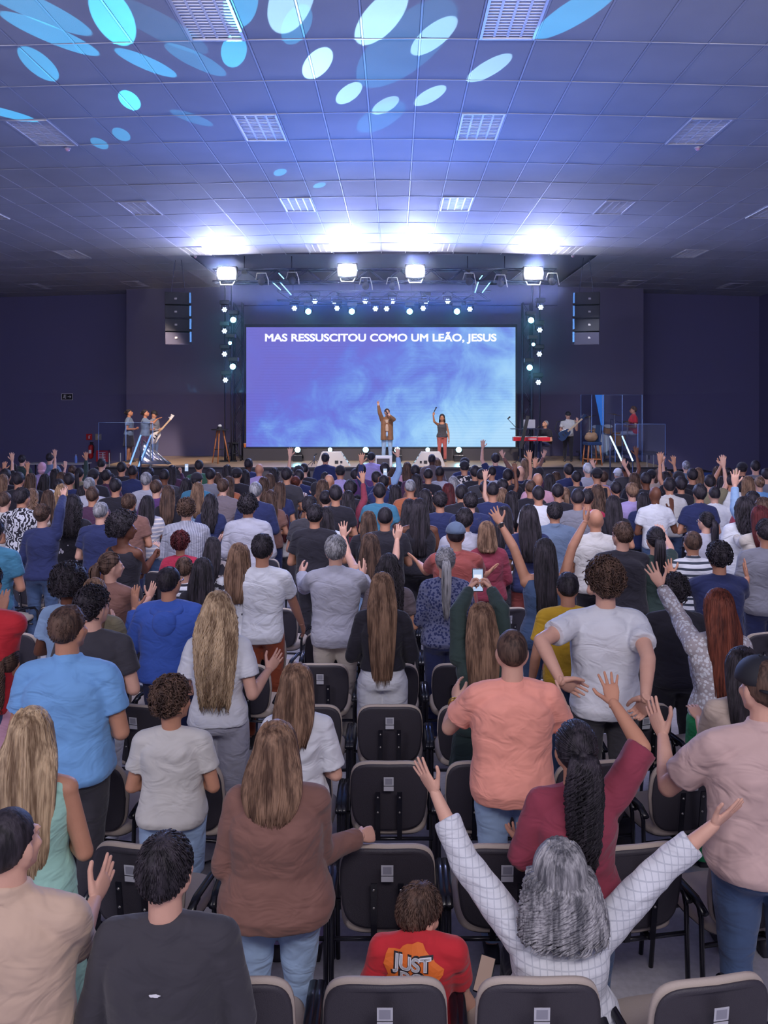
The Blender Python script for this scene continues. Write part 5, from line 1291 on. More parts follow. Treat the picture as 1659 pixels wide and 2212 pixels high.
def chair_yaw(X):
    a = abs(X)
    if a < .9: return 0
    return math.copysign(-min(.42, .17+(a-.9)*.055), -X)*-1 if False else math.copysign(min(.42, .17+(a-.9)*.055), X)
standing = [(p_['obj'].location.x, p_['obj'].location.y, p_.get('seated', False)) for p_ in PEOPLE]
placed = 0; first_used = False
ordn = ['first', 'second', 'third', 'fourth', 'fifth', 'sixth', 'seventh', 'eighth', 'ninth', 'tenth', 'eleventh', 'twelfth', 'thirteenth', 'fourteenth']
CHAIRS = []
def cname(i, k_):
    side = 'centre column' if i == 0 else '%s %s of centre' % (ordn[abs(i)-1], 'left' if i < 0 else 'right')
    return 'black-backed auditorium chair, %s row up from the picture bottom, %s' % (ordn[k_], side)
def place_chair(X, Y, rz, lab):
    global first_used
    if not first_used:
        first_used = True; chair0.location = (X, Y, 0); chair0.rotation_euler = (0, 0, rz); chair0['label'] = lab; o = chair0
    else: o = copytree(chair0, (X, Y, 0), rz); o['label'] = lab
    CHAIRS.append(o)
for k_ in range(0, 13):
    Y = ROW0+PITCH*k_; lim = Y*.46+.6
    nmax = int(lim/.55)
    for i in range(-nmax, nmax+1):
        X = -.035+.55*i+(.07 if i > 1 else -.07 if i < -1 else 0)
        if KEEP and (i, k_) not in KEEP: continue
        rz = chair_yaw(X)*(1 if X > 0 else 1); Yc = Y-.10*min(3, max(0, abs(X)-.9))*0
        # keep the seat clear of a standing figure
        c_, s_ = math.cos(rz), math.sin(rz); bad = False
        for px_, py_, sd in standing:
            lx = (px_-X)*c_+(py_-Yc)*s_; ly = -(px_-X)*s_+(py_-Yc)*c_
            if not sd and -.16 < ly < .34 and abs(lx) < .27: bad = True
        if bad: continue
        place_chair(X, Yc, rz, cname(i, k_)); CHAIRS[-1]['ik'] = (i, k_)
print('CHAIRS', len(CHAIRS))
# ================================================================ PERFORMERS AND STAGE GEAR
def stage_p(x, y, d, lab, z=HS, top='t', tc='black', bc='denim', hair='sh', hc='k', sex='m', facing='cam', **kw):
    h = CH-z-(y-VY)*d/F
    yaw = {'cam': math.pi, 'right': -math.pi/2, 'left': math.pi/2}.get(facing, facing)
    sp = dict(xy=(x, y), d=d, h=h, z=z, label=lab, top=top, bot=kw.pop('bot', 'tr'), hair=hair, hc=hc, sex=sex, near=1, special=True, face=True, yaw=yaw, seed=int(x) % 50, group=None, mtop=fab(CN[tc], kw.pop('pat', ''), kw.pop('pc', (235, 235, 240))), mbot=fab(CN[bc]), **kw)
    if sp.get('seated'): sp['headtop'] = h
    build_person(sp); return sp
s1 = stage_p(836, 883, 26.1, 'singer in brown blazer and jeans pointing one arm straight up', top='j', tc='tan', bc='lightdenim', hair='po', hc='b', sex='f', L=.2, skin='l', mouthopen=True, b=1.05,
     armR=(820, 891, 817, 874, 816, 864, {'eb': True, 'wb': True, 'k': 'P', 'n': (0, 1, 0)}), armL=(851, 906, 841, 897, 838, 892, {'eb': True, 'wb': True, 'k': 'T', 'n': (0, -1, 0)}), head=(.15, 0, 0), hem=.25)
m = MB()                                  # open blazer: two front panels and a back
hj = s1['h']/1.7; sz = s1['headc'].z
for sd in (-1, 1):
    m.rings([[(sd*(.10+.085*math.cos(a)*(1+.1*u)), .035+(.115+.03*u)*math.sin(a), sz-.24*hj-u*.62*hj) for a in np.linspace(0, 2*math.pi, 17)[:-1]] for u in (0, .25, .5, .75, 1)])
m_bz = fab((140, 100, 74)); bl = voxel(m, 'blazer', .012, 3, disp=.01); mobj('blazer_front', bl, m_bz, s1['obj'])
sh_ = [o for o in s1['obj'].children if o.name.startswith('shirt')][0]; sh_.name = 'blazer'; sh_.material_slots[0].link = 'OBJECT'; sh_.material_slots[0].material = m_bz
m = MB(); m.rings([[(.085*math.cos(a), .045+.105*math.sin(a), sz-.22*hj-u*.36*hj) for a in np.linspace(0, 2*math.pi, 17)[:-1]] for u in (0, .25, .5, .75, 1)]); mobj('inner_top', voxel(m, 'inner_top', .012, 3), fab(CN['tan']), s1['obj'])
s2 = stage_p(955, 895, 26.8, 'singer in dark sleeveless top and red-orange trousers holding a microphone high', top='w', tc='charcoal', bc='brick', hair='bo', hc='k', sex='f', L=.18, skin='t', b=1.1,
     armR=(938, 911, 936, 897, 938, 888, {'k': 'F', 'eb': True, 'wb': True}), armL='d', head=(.1, 0, -.1))
s2['obj'].children[0]
def mic(p, dirv, lab):
    r = empty('microphone', p, 0, lab, 'microphone'); dv = Vector(dirv).normalized()
    m = MB(); m.cap((0, 0, 0), dv*.17, .012, .017, 10); m.obj('handle', m_black, r, smooth=True); m = MB(); m.ell(dv*.20, (.027, .027, .027), n=12, m=8); m.obj('grille', m_truss, r, smooth=True)
mic(PX(936, 893, 26.6), (.5, 0, 1), 'microphone held high by the right singer'); mic(PX(842, 900, 25.9), (-.5, -.1, .7), 'microphone at the mouth of the left singer')
stage_p(279, 884, 26.6, 'chorister in silver-blue waistcoat farthest left on the stage', top='t', tc='greyblue', bc='black', hair='bu', hc='k', sex='f', facing='right', skin='t', armL='f', armR='f', bot='sk', head=(.25, 0, 0))
stage_p(314, 885, 25.9, 'chorister in silver-blue waistcoat and long dark skirt, hand held out', top='t', tc='greyblue', bc='plum', hair='bu', hc='k', sex='f', facing='right', skin='t', armL='f', armR=(331, 914, 340, 905, 350, 902, {'k': 'O', 'n': (0, 0, 1)}), bot='dress', head=(.25, 0, 0))
gt = stage_p(333, 887, 27.0, 'guitarist in dark beanie and pale trousers playing a white guitar', top='l', tc='grey', bc='lightdenim', hair='cap', hc='k', facing=-1.9, skin='m', armL='f', armR='f', head=(-.35, 0, 0))
stage_p(1178, 908, 27.2, 'keyboard player in black tee seated behind the red keyboard, head thrown back', top='t', tc='black', bc='navy', hair='bz', hc='g', facing=2.2, skin='m', seated=True, seatz=.5, sc=1.0, armL='f', armR='f', head=(.45, 0, 0), b=1.15)
stage_p(1227, 889, 27.0, 'bass player in white tee and dark trousers with backwards cap', top='t', tc='offwhite', bc='black', hair='cap', capback=True, hc='k', facing=2.9, skin='l', armL='b', armR='f', head=(-.35, 0, .2), b=1.1)
dr = stage_p(1368, 878, 27.4, 'drummer in red polo and glasses seated at the drums', z=HS+.28, top='p', tc='red', bc='lightgrey', hair='sh', hc='b', facing='left', skin='m', seated=True, seatz=.55, sc=1.0, armL='f', armR='f', glasses=True, b=1.15)
def guitar(p, rot, body, neck, lab, s=1.0):
    r = empty('electric_guitar', p, 0, lab, 'guitar'); r.rotation_euler = rot
    m = MB(); out = []
    for a in np.linspace(0, 2*math.pi, 37)[:-1]:
        rr = .165*(1+.16*math.cos(2*a)+.10*math.cos(3*a+.6)); out.append((rr*math.cos(a)*1.15, rr*math.sin(a)))
    m.prism(out, -.02, .022); m.obj('guitar_body', body, r, bevel=.008)
    m = MB(); m.box((.45, -.026, 0), (.60, .018, .048)); m.obj('neck', neck, r)
    m = MB(); m.add([(.74, -.03, -.03), (.92, -.03, -.02), (.90, -.03, .06), (.74, -.03, .035), (.74, -.012, -.03), (.92, -.012, -.02), (.90, -.012, .06), (.74, -.012, .035)], [(0, 1, 2, 3), (7, 6, 5, 4), (0, 4, 5, 1), (1, 5, 6, 2), (2, 6, 7, 3), (3, 7, 4, 0)]); h_ = m.obj('headstock', body, r)
    for i in range(4): m = MB(); m.cap((.77+.035*i, -.02, .045), (.77+.035*i, -.02, .075), .008, .010, 8); m.obj('tuning_peg', m_bolt, h_)
    m = MB(); m.box((-.02, -.028, 0), (.03, .012, .09)); m.box((.07, -.028, 0), (.03, .012, .09)); m.obj('pickup', m_black, r); m = MB(); m.tube([(-.16, -.03, .03), (-.1, .0, .30), (.12, .12, .42), (.35, .06, .30)], .014); m.obj('strap', m_black, r, smooth=True)
m_wh = plain('white_lacquer', (220, 216, 214), .2); m_bs = plain('blue_black_lacquer', (42, 60, 92), .2); m_mp = plain('maple_neck', (196, 170, 140), .4)
guitar(PX(334, 945, 26.7), (0, -.85, .0), m_wh, m_mp, 'white electric guitar held by the guitarist at left'); guitar(PX(1218, 939, 26.6), (0, -.72, 0), m_bs, m_mp, 'dark blue bass guitar held by the bass player')
# keyboard and its stand
kp = PX(1147, 948, 26.5); r = empty('stage_keyboard', (kp.x, kp.y, HS), 0, 'red stage keyboard on a tall stand', 'keyboard')
kz = kp.z-HS
m = MB(); m.box((0, 0, kz), (1.12, .30, .12)); m.obj('keyboard_body', plain('red_lacquer', (190, 28, 44), .3), r, bevel=.01)
m = MB(); m.box((0, .04, kz+.066), (1.0, .2, .012)); m.obj('keybed', m_wh, r); m = MB(); m.box((.02, -.152, kz), (.25, .004, .03)); m.obj('maker_plate', m_white, r)
for s_ in (-.32, .32):
    m = MB(); m.tube([(s_, 0, 0), (s_, 0, kz-.05)], .025); m.box((s_, .0, .02), (.08, .5, .04)); m.obj('stand_leg', m_truss, r)
m = MB(); m.box((-.05, .22, kz+.30), (1.1, .3, .02)); m.tube([(-.3, .3, 0), (-.3, .3, kz+.3)], .02); m.tube([(.2, .3, 0), (.2, .3, kz+.3)], .02); m.obj('upper_shelf', m_truss, r)
lp = PX(1142, 939, 26.75); r = empty('laptop', (lp.x, lp.y, HS+kz+.31), 0, 'open pale laptop above the red keyboard', 'laptop')
m = MB(); m.box((0, 0, .01), (.36, .25, .016)); m.obj('laptop_base', m_truss, r); m = MB(); m.box((0, -.13, .15), (.36, .01, .26)); m.obj('lid', plain('laptop_lid', (170, 172, 186), .35, .4), r)
def mic_stand(x, ytop, d, lab, boom=None):
    p = PX(x, ytop, d); r = empty('microphone_stand', (p.x, d, HS), 0, lab, 'microphone stand'); z = p.z-HS
    m = MB(); m.tube([(0, 0, .05), (0, 0, z)], .011); m.obj('pole', m_truss, r, smooth=True)
    for a in (0.3, 2.4, 4.5): m = MB(); m.tube([(0, 0, .18), (.28*math.cos(a), .28*math.sin(a), .01)], .009); m.obj('leg', m_truss, r, smooth=True)
    if boom: m = MB(); m.tube([(0, 0, z), boom], .009); m.obj('boom', m_truss, r, smooth=True); e = Vector(boom)
    else: e = Vector((0, 0, z))
    m = MB(); m.cap(e, e+Vector((.06, 0, .05)), .014, .026, 10); m.obj('mic_head', m_black, r, smooth=True)
mic_stand(1128, 938, 26.0, 'boom stand left of the laptop', (-.45, -.1, 1.35)); mic_stand(1160, 925, 26.2, 'vocal microphone stand before the keyboard player'); mic_stand(679, 984, 25.0, 'short microphone stand at the stage edge left of the monitor'); mic_stand(1319, 905, 26.3, 'cymbal-high microphone stand by the drums', (.35, 0, 1.2))
r = empty('music_stand', (PX(1134, 0, 25.8).x, 25.8, HS), 0, 'dark tilted music stand before the red keyboard', 'stand')
m = MB(); m.box((-.02, 0, .95), (.10, .03, 1.0), Matrix.Rotation(.22, 3, 'Y')); m.obj('desk', m_black, r); m = MB(); m.tube([(.1, 0, .02), (.02, 0, .6)], .015); m.tube([(-.15, -.1, .01), (.3, .1, .01)], .012); m.obj('foot', m_truss, r)
# wedges and centre box
m_mon = plain('warm_grey_case', (176, 170, 168), .6)
def wedge(x0, x1, y0, y1, flip, lab):
    a = PX(x0, y1, 24.9); c = PX(x1, y0, 24.9); W_ = c.x-a.x; H_ = c.z-HS; r = empty('floor_monitor', ((a.x+c.x)/2, 24.75, HS), 0, lab, 'monitor speaker', 'floor monitors at the stage edge')
    f = -1 if flip else 1
    poly = [(-W_/2*f, 0), (W_/2*f, 0), (W_*.22*f, H_), (-W_*.34*f, H_)]
    m = MB(); m.prism(poly if not flip else poly[::-1], 0, .42); m.obj('cabinet', m_mon, r, bevel=.012)
    n_ = Vector((.0, 0, 0)); m = MB(); sl = Vector((W_*.28*f, 0, -H_)); nn = Vector((H_*f, 0, W_*.28)).normalized()
    for t_ in (.3, .55, .78): m.box(Vector((W_*.22*f, 0, H_))+sl*t_+nn*.003+Vector((0, .12, 0)), (.02, .12, .05)); 
    m.box(Vector((W_*.10*f, -.004, H_*.30)), (.10, .006, .09)); m.box(Vector((W_*.24*f, -.004, H_*.30)), (.06, .006, .07)); m.obj('handle_recess', m_black, r)
wedge(684, 757, 976, 1009, False, 'pale wedge monitor on the stage edge left of the singer'); wedge(890, 962, 976, 1009, True, 'pale wedge monitor on the stage edge right of the singer')
a = PX(811, 1008, 24.8); c = PX(847, 985, 24.8); r = empty('subwoofer', ((a.x+c.x)/2, 24.8, HS), 0, 'low white box with dark grille at the stage edge centre', 'speaker')
m = MB(); m.box((0, .2, (c.z-HS)/2), (c.x-a.x, .4, c.z-HS)); m.obj('cabinet', m_white, r, bevel=.01); m = MB(); m.box((-.02, -.004, (c.z-HS)/2-.03), ((c.x-a.x)*.78, .01, (c.z-HS)*.72)); m.obj('grille', m_dark, r)
# tripod table, dark stool
def stool(x, ytop, d, w_, mat, lab, legs=3, name='bar_table'):
    p = PX(x, ytop, d); H_ = p.z-HS; r = empty(name, (p.x, d, HS), 0, lab, 'table' if legs == 3 else 'stool')
    m = MB(); m.cap((0, 0, H_-.03), (0, 0, H_), w_, w_, 28, flat0=True, flat1=True); m.obj('table_top', m_black, r)
    for i in range(legs):
        a_ = -math.pi/2+2*math.pi*i/legs; m = MB(); m.tube([(.10*math.cos(a_), .10*math.sin(a_), H_-.03), (w_*1.15*math.cos(a_), w_*1.15*math.sin(a_), .0)], .024, 8, r1=.016); m.obj('leg', mat, r, smooth=True)
    m = MB(); m.tube([(w_*.6*math.cos(a_), w_*.6*math.sin(a_), H_*.4) for a_ in np.linspace(0, 6.28, 13)], .010); m.obj('ring', m_black, r); return p
m_owood = plain('orange_wood', (176, 106, 62), .5)
p = stool(475, 927, 26.2, .26, m_owood, 'round black-topped tripod table with orange wooden legs')
r = empty('table_ornament', p+Vector((0, 0, .0)), 0, 'small white dome ornament on the tripod table', 'ornament'); m = MB(); m.cap((0, 0, 0), (0, 0, .03), .10, .08, 16, flat0=True); m.obj('stand', m_black, r); m = MB(); m.ell((0, 0, .09), (.06, .06, .06)); m.obj('dome', m_wh, r, smooth=True)
stool(505, 956, 27.1, .20, m_black, 'dark stool beside the screen plinth left end', 4, 'stool')
r = empty('cup', PX(529, 970, 27.45), 0, 'small orange cup on the left end of the plinth', 'cup'); r.location.z = HS+.41; m = MB(); m.cap((0, 0, 0), (0, 0, .13), .035, .045, 14, flat0=True, flat1=True); m.obj('cup_body', plain('orange_paper', (214, 120, 60), .5), r); m = MB(); m.cap((0, 0, .13), (0, 0, .14), .047, .044, 14, flat0=True, flat1=True); m.obj('lid', m_white, r)
# bar chair with bag
p = PX(1281, 1000, 25.2); r = empty('bar_chair', (p.x, 25.3, HS), .15, 'tall wooden bar chair with dark blue seat right of the bass player', 'chair')
sh = PX(0, 958, 25.3).z-HS; m_bseat = plain('blue_leather', (34, 58, 96), .4)
m = MB(); m.box((0, 0, sh), (.44, .42, .09)); m.obj('seat', m_bseat, r, bevel=.02); m = MB(); m.box((.20, .05, sh+.28), (.05, .40, .52), Matrix.Rotation(.12, 3, 'Y')); m.obj('backrest', m_bseat, r, bevel=.015)
for sx in (-1, 1):
    for sy in (-1, 1): m = MB(); m.tube([(sx*.17, sy*.16, sh-.04), (sx*.22, sy*.2, 0)], .022, 8); m.obj('leg', m_owood, r, smooth=True)
m = MB(); m.tube([(-.2, -.19, .18), (.2, -.19, .18), (.2, .19, .18), (-.2, .19, .18), (-.2, -.19, .18)], .014); m.obj('footrail', m_owood, r)
r = empty('handbag', (p.x-.03, 25.3, HS+sh+.045), 0, 'slouchy tan bag resting on the bar chair', 'bag'); m = MB(); m.ell((0, 0, .13), (.20, .12, .13)); m.ell((-.06, 0, .20), (.10, .09, .09)); m.ell((.07, .0, .17), (.11, .10, .11)); mobj('bag_body', voxel(m, 'bag', .014, 3, disp=.03), plain('tan_leather', (150, 116, 86), .6), r); m = MB(); m.tube([(-.1, 0, .24), (-.05, 0, .34), (.06, 0, .34), (.1, 0, .23)], .01); m.obj('handle', plain('tan_leather', (150, 116, 86), .6), r, smooth=True)
# acrylic
m_ac = bpy.data.materials.new('acrylic'); m_ac.use_nodes = True; nt = m_ac.node_tree; nt.nodes.clear(); L = nt.links.new
o_ = N(nt, 'ShaderNodeOutputMaterial'); mxs = N(nt, 'ShaderNodeMixShader'); tr = N(nt, 'ShaderNodeBsdfTransparent'); gl = N(nt, 'ShaderNodeBsdfGlossy'); gl.inputs['Roughness'].default_value = .06; tr.inputs[0].default_value = (.86, .90, .96, 1)
mxs.inputs[0].default_value = .07; L(tr.outputs[0], mxs.inputs[1]); L(gl.outputs[0], mxs.inputs[2]); L(mxs.outputs[0], o_.inputs[0])
m_edge = plain('acrylic_edge', (120, 150, 205), .2)
def pane(par, x0, x1, y0, y1, d0, d1=None, org=(0, 0, 0), nm='acrylic_pane'):
    a = PX(x0, y1, d0); c = PX(x1, y0, d1 or d0); O = Vector(org); m = MB(); zt = PX(0, y0, d0).z; zb = max(PX(0, y1, d0).z, .02)
    m.add([(a.x, a.y, zb), (c.x, c.y, zb), (c.x, c.y, zt), (a.x, a.y, zt)], [(0, 1, 2, 3)]); m.v = [tuple(Vector(v)-O) for v in m.v]
    V = [Vector(v) for v in m.v]; nn = (V[1]-V[0]).cross(V[2]-V[0]).normalized()*.01; m.add([v+nn for v in V], [(3, 2, 1, 0)]); m.f += [(0, 4, 5, 1), (1, 5, 6, 2), (2, 6, 7, 3), (3, 7, 4, 0)]
    po = m.obj(nm, m_ac, par)
    e = MB(); e.tube([V[0], V[3], V[2], V[1]], .011, 6); e.obj('pane_edge', m_edge, po); return po
r = empty('drum_booth', (PX(1320, 0, 26).x, 26.0, HS), 0, 'clear acrylic drum screen around the drummer', 'drum screen'); org = r.location
for x0, x1, d0, d1 in ((1255, 1278, 26.9, 26.2), (1278, 1302, 26.2, 25.9), (1302, 1344, 25.9, 25.9), (1344, 1387, 25.9, 26.1)): pane(r, x0, x1, 853, 998, d0, d1, org)
r = empty('blue_banner', (PX(1297, 0, 28).x, 28, HS), 0, 'narrow blue banner with painted-in glow, tapering down behind the drum screen', 'banner'); a = PX(1297, 853, 28)
m = MB(); m.add([(-.17, 0, a.z-HS), (.13, 0, a.z-HS), (.14, 0, .75), (.04, 0, 1.0), (-.17, .03, a.z-HS), (.13, .03, a.z-HS), (.14, .03, .75), (.04, .03, 1.0)], [(0, 3, 2, 1), (4, 5, 6, 7), (0, 1, 5, 4), (1, 2, 6, 5), (2, 3, 7, 6), (3, 0, 4, 7)]); m.obj('cloth', plain('glowing_blue_cloth', (60, 130, 220), .6, emit=(.05, .25, .8), es=.5), r); m = MB(); m.tube([(.13, 0, 0), (.13, 0, a.z-HS)], .015); m.obj('pole', m_truss, r)  # the cloth glows by itself, its blue light is set in the material
# drum riser + kit
rx0, rx1 = PX(1268, 0, 26.4).x, PX(1440, 0, 26.4).x
r = empty('drum_riser', ((rx0+rx1)/2, 27.2, HS), 0, 'low metal-edged drum riser', 'riser'); m = MB(); m.box((0, 0, .25), (rx1-rx0, 1.6, .06)); m.obj('deck', m_truss, r)
for sx in (-1, 1):
    for sy in (-1, 1): m = MB(); m.tube([(sx*(rx1-rx0)*.46, sy*.7, 0), (sx*(rx1-rx0)*.46, sy*.7, .22)], .03); m.obj('leg', m_truss, r)
dz = HS+.28; dx = PX(1305, 0, 27.0).x; m_amb = plain('amber_shell', (176, 120, 66), .25); m_cym = plain('brass', (196, 160, 90), .25, .9); m_drh = plain('drum_head', (206, 200, 194), .4)
r = empty('drum_kit', (dx, 27.0, dz), 0, 'amber drum kit behind the acrylic screen', 'drum kit')
def drum(c, rad, dep, ax, nm):
    m = MB(); c = Vector(c); ax = Vector(ax).normalized(); m.cap(c-ax*dep/2, c+ax*dep/2, rad, rad, 28, flat0=True, flat1=True); s_ = m.obj(nm, m_amb, r)
    for q in (-1, 1): m = MB(); m.cap(c+ax*(dep/2*q-.008), c+ax*(dep/2*q+.008), rad*1.03, rad*1.03, 28, flat0=True, flat1=True); m.obj('hoop', m_bolt, s_)
    m = MB(); m.cap(c-ax*(dep/2+.012), c-ax*(dep/2+.002), rad*.95, rad*.95, 28, flat0=True, flat1=True); m.obj('drum_head', m_drh, s_)
drum((-.05, 0, .29), .28, .40, (.25, 1, 0), 'bass_drum'); drum((-.25, .0, .70), .13, .2, (0, .4, -1), 'tom'); drum((.12, .0, .72), .14, .2, (0, .4, -1), 'tom'); drum((.45, -.1, .38), .2, .34, (0, 0, -1), 'floor_tom'); drum((.42, .3, .55), .17, .14, (0, 0, -1), 'snare_drum')
for x_, y_, z_, tl in ((-.45, 0, 1.12, .25), (.30, -.1, 1.18, -.2), (.75, .1, .95, -.15)):
    m = MB(); m.rings([[(x_+rr*math.cos(a), y_+rr*math.sin(a), z_+tl*rr*math.cos(a)+zz) for a in np.linspace(0, 6.283, 29)[:-1]] for rr, zz in ((.22, 0), (.10, .012), (.03, .03), (.005, .032))]); cy = m.obj('cymbal', m_cym, r, smooth=True)
    m = MB(); m.tube([(x_, y_, 0), (x_, y_, z_)], .012); m.obj('cymbal_stand', m_bolt, r)
# front right rail with acrylic and lit handrails, left rail likewise
def glowrail(x0, y0, x1, y1, d, lab, col):
    a = PX(x0, y0, d); c = PX(x1, y1, d-.5); r = empty('lit_handrail', (a.x, a.y, 0), 0, lab, 'handrail', 'glowing stair handrails'); V = Vector((a.x, a.y, 0))
    m = MB(); m.tube([a-V, c-V], .022, 10); m.obj('lit_tube', emis('rail_'+('l' if x0 < 800 else 'r'), col, 2.0 if x0 > 800 else 1.2), r, smooth=True)
    m = MB(); m.tube([Vector((0, 0, 0)), a-V], .02, 8); m.obj('post', m_truss, r, smooth=True); m = MB(); q = c-V; m.tube([Vector((q.x, q.y, 0)), q], .02, 8); m.obj('post', m_truss, r, smooth=True)
glowrail(1318, 942, 1346, 1002, 24.4, 'glowing white-blue stair handrail nearer the drum chair', (.55, .75, 1.0)); glowrail(1344, 942, 1367, 996, 24.9, 'glowing white-blue stair handrail under the drummer', (.55, .75, 1.0))
glowrail(304, 940, 279, 1008, 24.4, 'glowing blue stair handrail farther left', (.25, .5, 1.0)); glowrail(326, 940, 299, 1008, 24.9, 'glowing blue stair handrail beside the chorister', (.25, .5, 1.0))
r = empty('acrylic_barrier', (PX(1383, 0, 24.6).x, 24.6, 0), 0, 'clear acrylic barrier at the right end of the stage', 'barrier'); pane(r, 1329, 1378, 916, 998, 24.75, 24.6, r.location); pane(r, 1378, 1437, 916, 998, 24.6, 24.5, r.location)
for x_ in (1345, 1398, 1412, 1434): m = MB(); m.tube([(PX(x_, 0, 24.7).x-r.location.x, .1, 0), (PX(x_, 0, 24.7).x-r.location.x, .1, 1.45)], .018); m.obj('barrier_post', m_bolt, r)
r = empty('acrylic_barrier', (PX(270, 0, 24.6).x, 24.6, 0), 0, 'clear acrylic barrier before the choristers', 'barrier'); pane(r, 213, 272, 913, 996, 24.8, 24.7, r.location); pane(r, 272, 330, 913, 996, 24.7, 24.7, r.location)
for x_ in (222, 236, 260, 325): m = MB(); m.tube([(PX(x_, 0, 24.7).x-r.location.x, .1, 0), (PX(x_, 0, 24.7).x-r.location.x, .1, 1.75 if x_ > 300 else 1.5)], .018); m.obj('barrier_post', m_bolt, r)
# silver sheet by the left stairs
a = PX(298, 1003, 24.6); c = PX(364, 1003, 24.6); t_ = PX(309, 950, 24.9); r = empty('silver_sheet', a, 0, 'crumpled silver sheet slanting down beside the left handrails', 'sheet')
m = MB(); nn = 14; vs_ = []
for i in range(nn+1):
    for j in range(nn+1):
        u, v = i/nn, j/nn; top_ = (t_-a)*(1-u); p_ = (c-a)*u*(1)+(Vector(((t_-a).x*(1-u), (t_-a).y, (t_-a).z*(1-u)))-Vector((0, 0, 0)))*v
        vs_.append((p_.x, p_.y+.04*math.sin(9*u+5*v)*math.cos(11*v+2*u), p_.z))
m.add(vs_, [(i*(nn+1)+j, (i+1)*(nn+1)+j, (i+1)*(nn+1)+j+1, i*(nn+1)+j+1) for i in range(nn) for j in range(nn)]); o = m.obj('foil', plain('silver_foil', (150, 152, 168), .3, .7, bump=.6, bscale=14), r, smooth=True); sm = o.modifiers.new('solid', 'SOLIDIFY'); sm.thickness = .006
m = MB(); m.tube([t_-a, c-a], .014); m.obj('sheet_edge', m_bolt, r)
# steps at the left end
r = empty('stage_steps', (PX(345, 0, 24).x, 24.1, 0), 0, 'carpeted steps at the left end of the stage front', 'steps')
for i in range(4): m = MB(); m.box((0, -.28*i+.1, (.9-.22*i)/2), (1.1, .28, .9-.22*i)); m.obj('step', m_dark, r)
# hanging line arrays
def array(x0, x1, sgn, lab):
    d = 24.3; a = PX(x0, 743, d); c = PX(x1, 632, d); r = empty('line_array', ((a.x+c.x)/2, d, c.z), 0, lab, 'speaker', 'hanging speaker arrays'); W_ = c.x-a.x; H_ = (c.z-a.z)/4
    for i in range(4):
        ang = .03+.05*i; m = MB(); m.box((0, .02*i, -H_*(i+.5)), (W_, .5, H_*.94), Matrix.Rotation(sgn*.25, 3, 'Z') @ Matrix.Rotation(ang, 3, 'X')); cb = m.obj('cabinet', m_black if i < 3 else plain('array_case', (58, 56, 74), .7), r, bevel=.01)
        m = MB(); m.box((-sgn*.02+W_*.02, .02*i-.27, -H_*(i+.5)-.02), (.07, .01, .05)); m.obj('badge', m_mon, cb)
        m = MB(); m.box((sgn*(W_/2-.01), -.10+.02*i, -H_*(i+.5)), (.05, .34, H_*.80), Matrix.Rotation(sgn*.25, 3, 'Z')); m.obj('cyan_light_strip', plain('painted_cyan_light', (70, 120, 170), .3, .6), cb)  # strip coloured for the cyan stage light on the cabinet side
    for q in (-.2, .2): m = MB(); m.tube([(q, 0, 0), (q*.4, 0, czd(r.location.x)-c.z+.04)], .008); m.obj('chain', m_truss, r)
array(357, 413, 1, 'dark hanging line-array speaker left of the stage'); array(1238, 1295, -1, 'dark hanging line-array speaker right of the stage')
# pipes that carry the pars
for i, (yy, x0, x1) in enumerate(((651, 625, 1030), (667, 625, 1030))):
    a = PX(x0, yy-8, 26.85); c = PX(x1, yy-8, 26.85); r = empty('lighting_pipe', a, 0, ('upper', 'lower')[i]+' horizontal pipe holding lamps over the screen', 'pipe', 'lamp pipes'); m = MB(); m.tube([(0, 0, .03), c-a+Vector((0, 0, .03))], .028); m.obj('tube', m_truss, r, smooth=True)
    for t in (.02, .35, .65, .98): q = (c-a)*t; m = MB(); m.tube([q, (q.x, 0, CEIL-a.z-.05)], .010); m.obj('drop_rod', m_truss, r, smooth=True)
for i, x in enumerate((486, 500, 1150, 1166)):
    p = PX(x, 655, 26.9); r = empty('lighting_pipe', (p.x, 26.9, HS), 0, 'upright lamp pipe beside the screen, %s from the left' % nth(i), 'pipe', 'lamp pipes'); m = MB(); m.tube([(0, 0, 0), (0, 0, CEIL-HS-.03)], .028); m.obj('tube', m_truss, r, smooth=True); m = MB(); m.cap((0, 0, 0), (0, 0, .03), .18, .18, 16, flat0=True, flat1=True); m.obj('foot', m_black, r)
# signs, extinguisher, side table
p = PX(145, 857, 30.962); r = empty('exit_sign', p, 0, 'small outlined exit sign with running figure and arrow on the dark wall', 'sign'); pw, ph = .40, .22
m = MB(); m.box((0, .02, 0), (pw, .03, ph)); m.obj('sign_board', m_black, r); m_sg = plain('sign_white', (246, 246, 250), .5)
m = MB()
for sx in (-1, 1): m.box((sx*pw/2, 0, 0), (.014, .012, ph)); m.box((0, 0, sx*ph/2), (pw, .012, .014))
m.obj('border', m_sg, r)
m = MB(); m.box((.08, 0, 0), (.12, .01, .018)); m.box((.115, 0, .02), (.06, .01, .016), Matrix.Rotation(.8, 3, 'Y')); m.box((.115, 0, -.02), (.06, .01, .016), Matrix.Rotation(-.8, 3, 'Y')); m.obj('arrow', m_sg, r)
m = MB(); m.ell((-.10, 0, .06), (.016, .008, .016), n=10, m=6); m.box((-.105, 0, .015), (.02, .01, .06), Matrix.Rotation(.3, 3, 'Y')); m.box((-.13, 0, -.03), (.014, .01, .07), Matrix.Rotation(.8, 3, 'Y')); m.box((-.085, 0, -.035), (.014, .01, .07), Matrix.Rotation(-.4, 3, 'Y')); m.box((-.10, 0, .03), (.07, .01, .012)); m.box((-.05, 0, 0), (.008, .01, .15)); m.obj('running_figure', m_sg, r)
m_red = plain('safety_red', (200, 40, 48), .4)
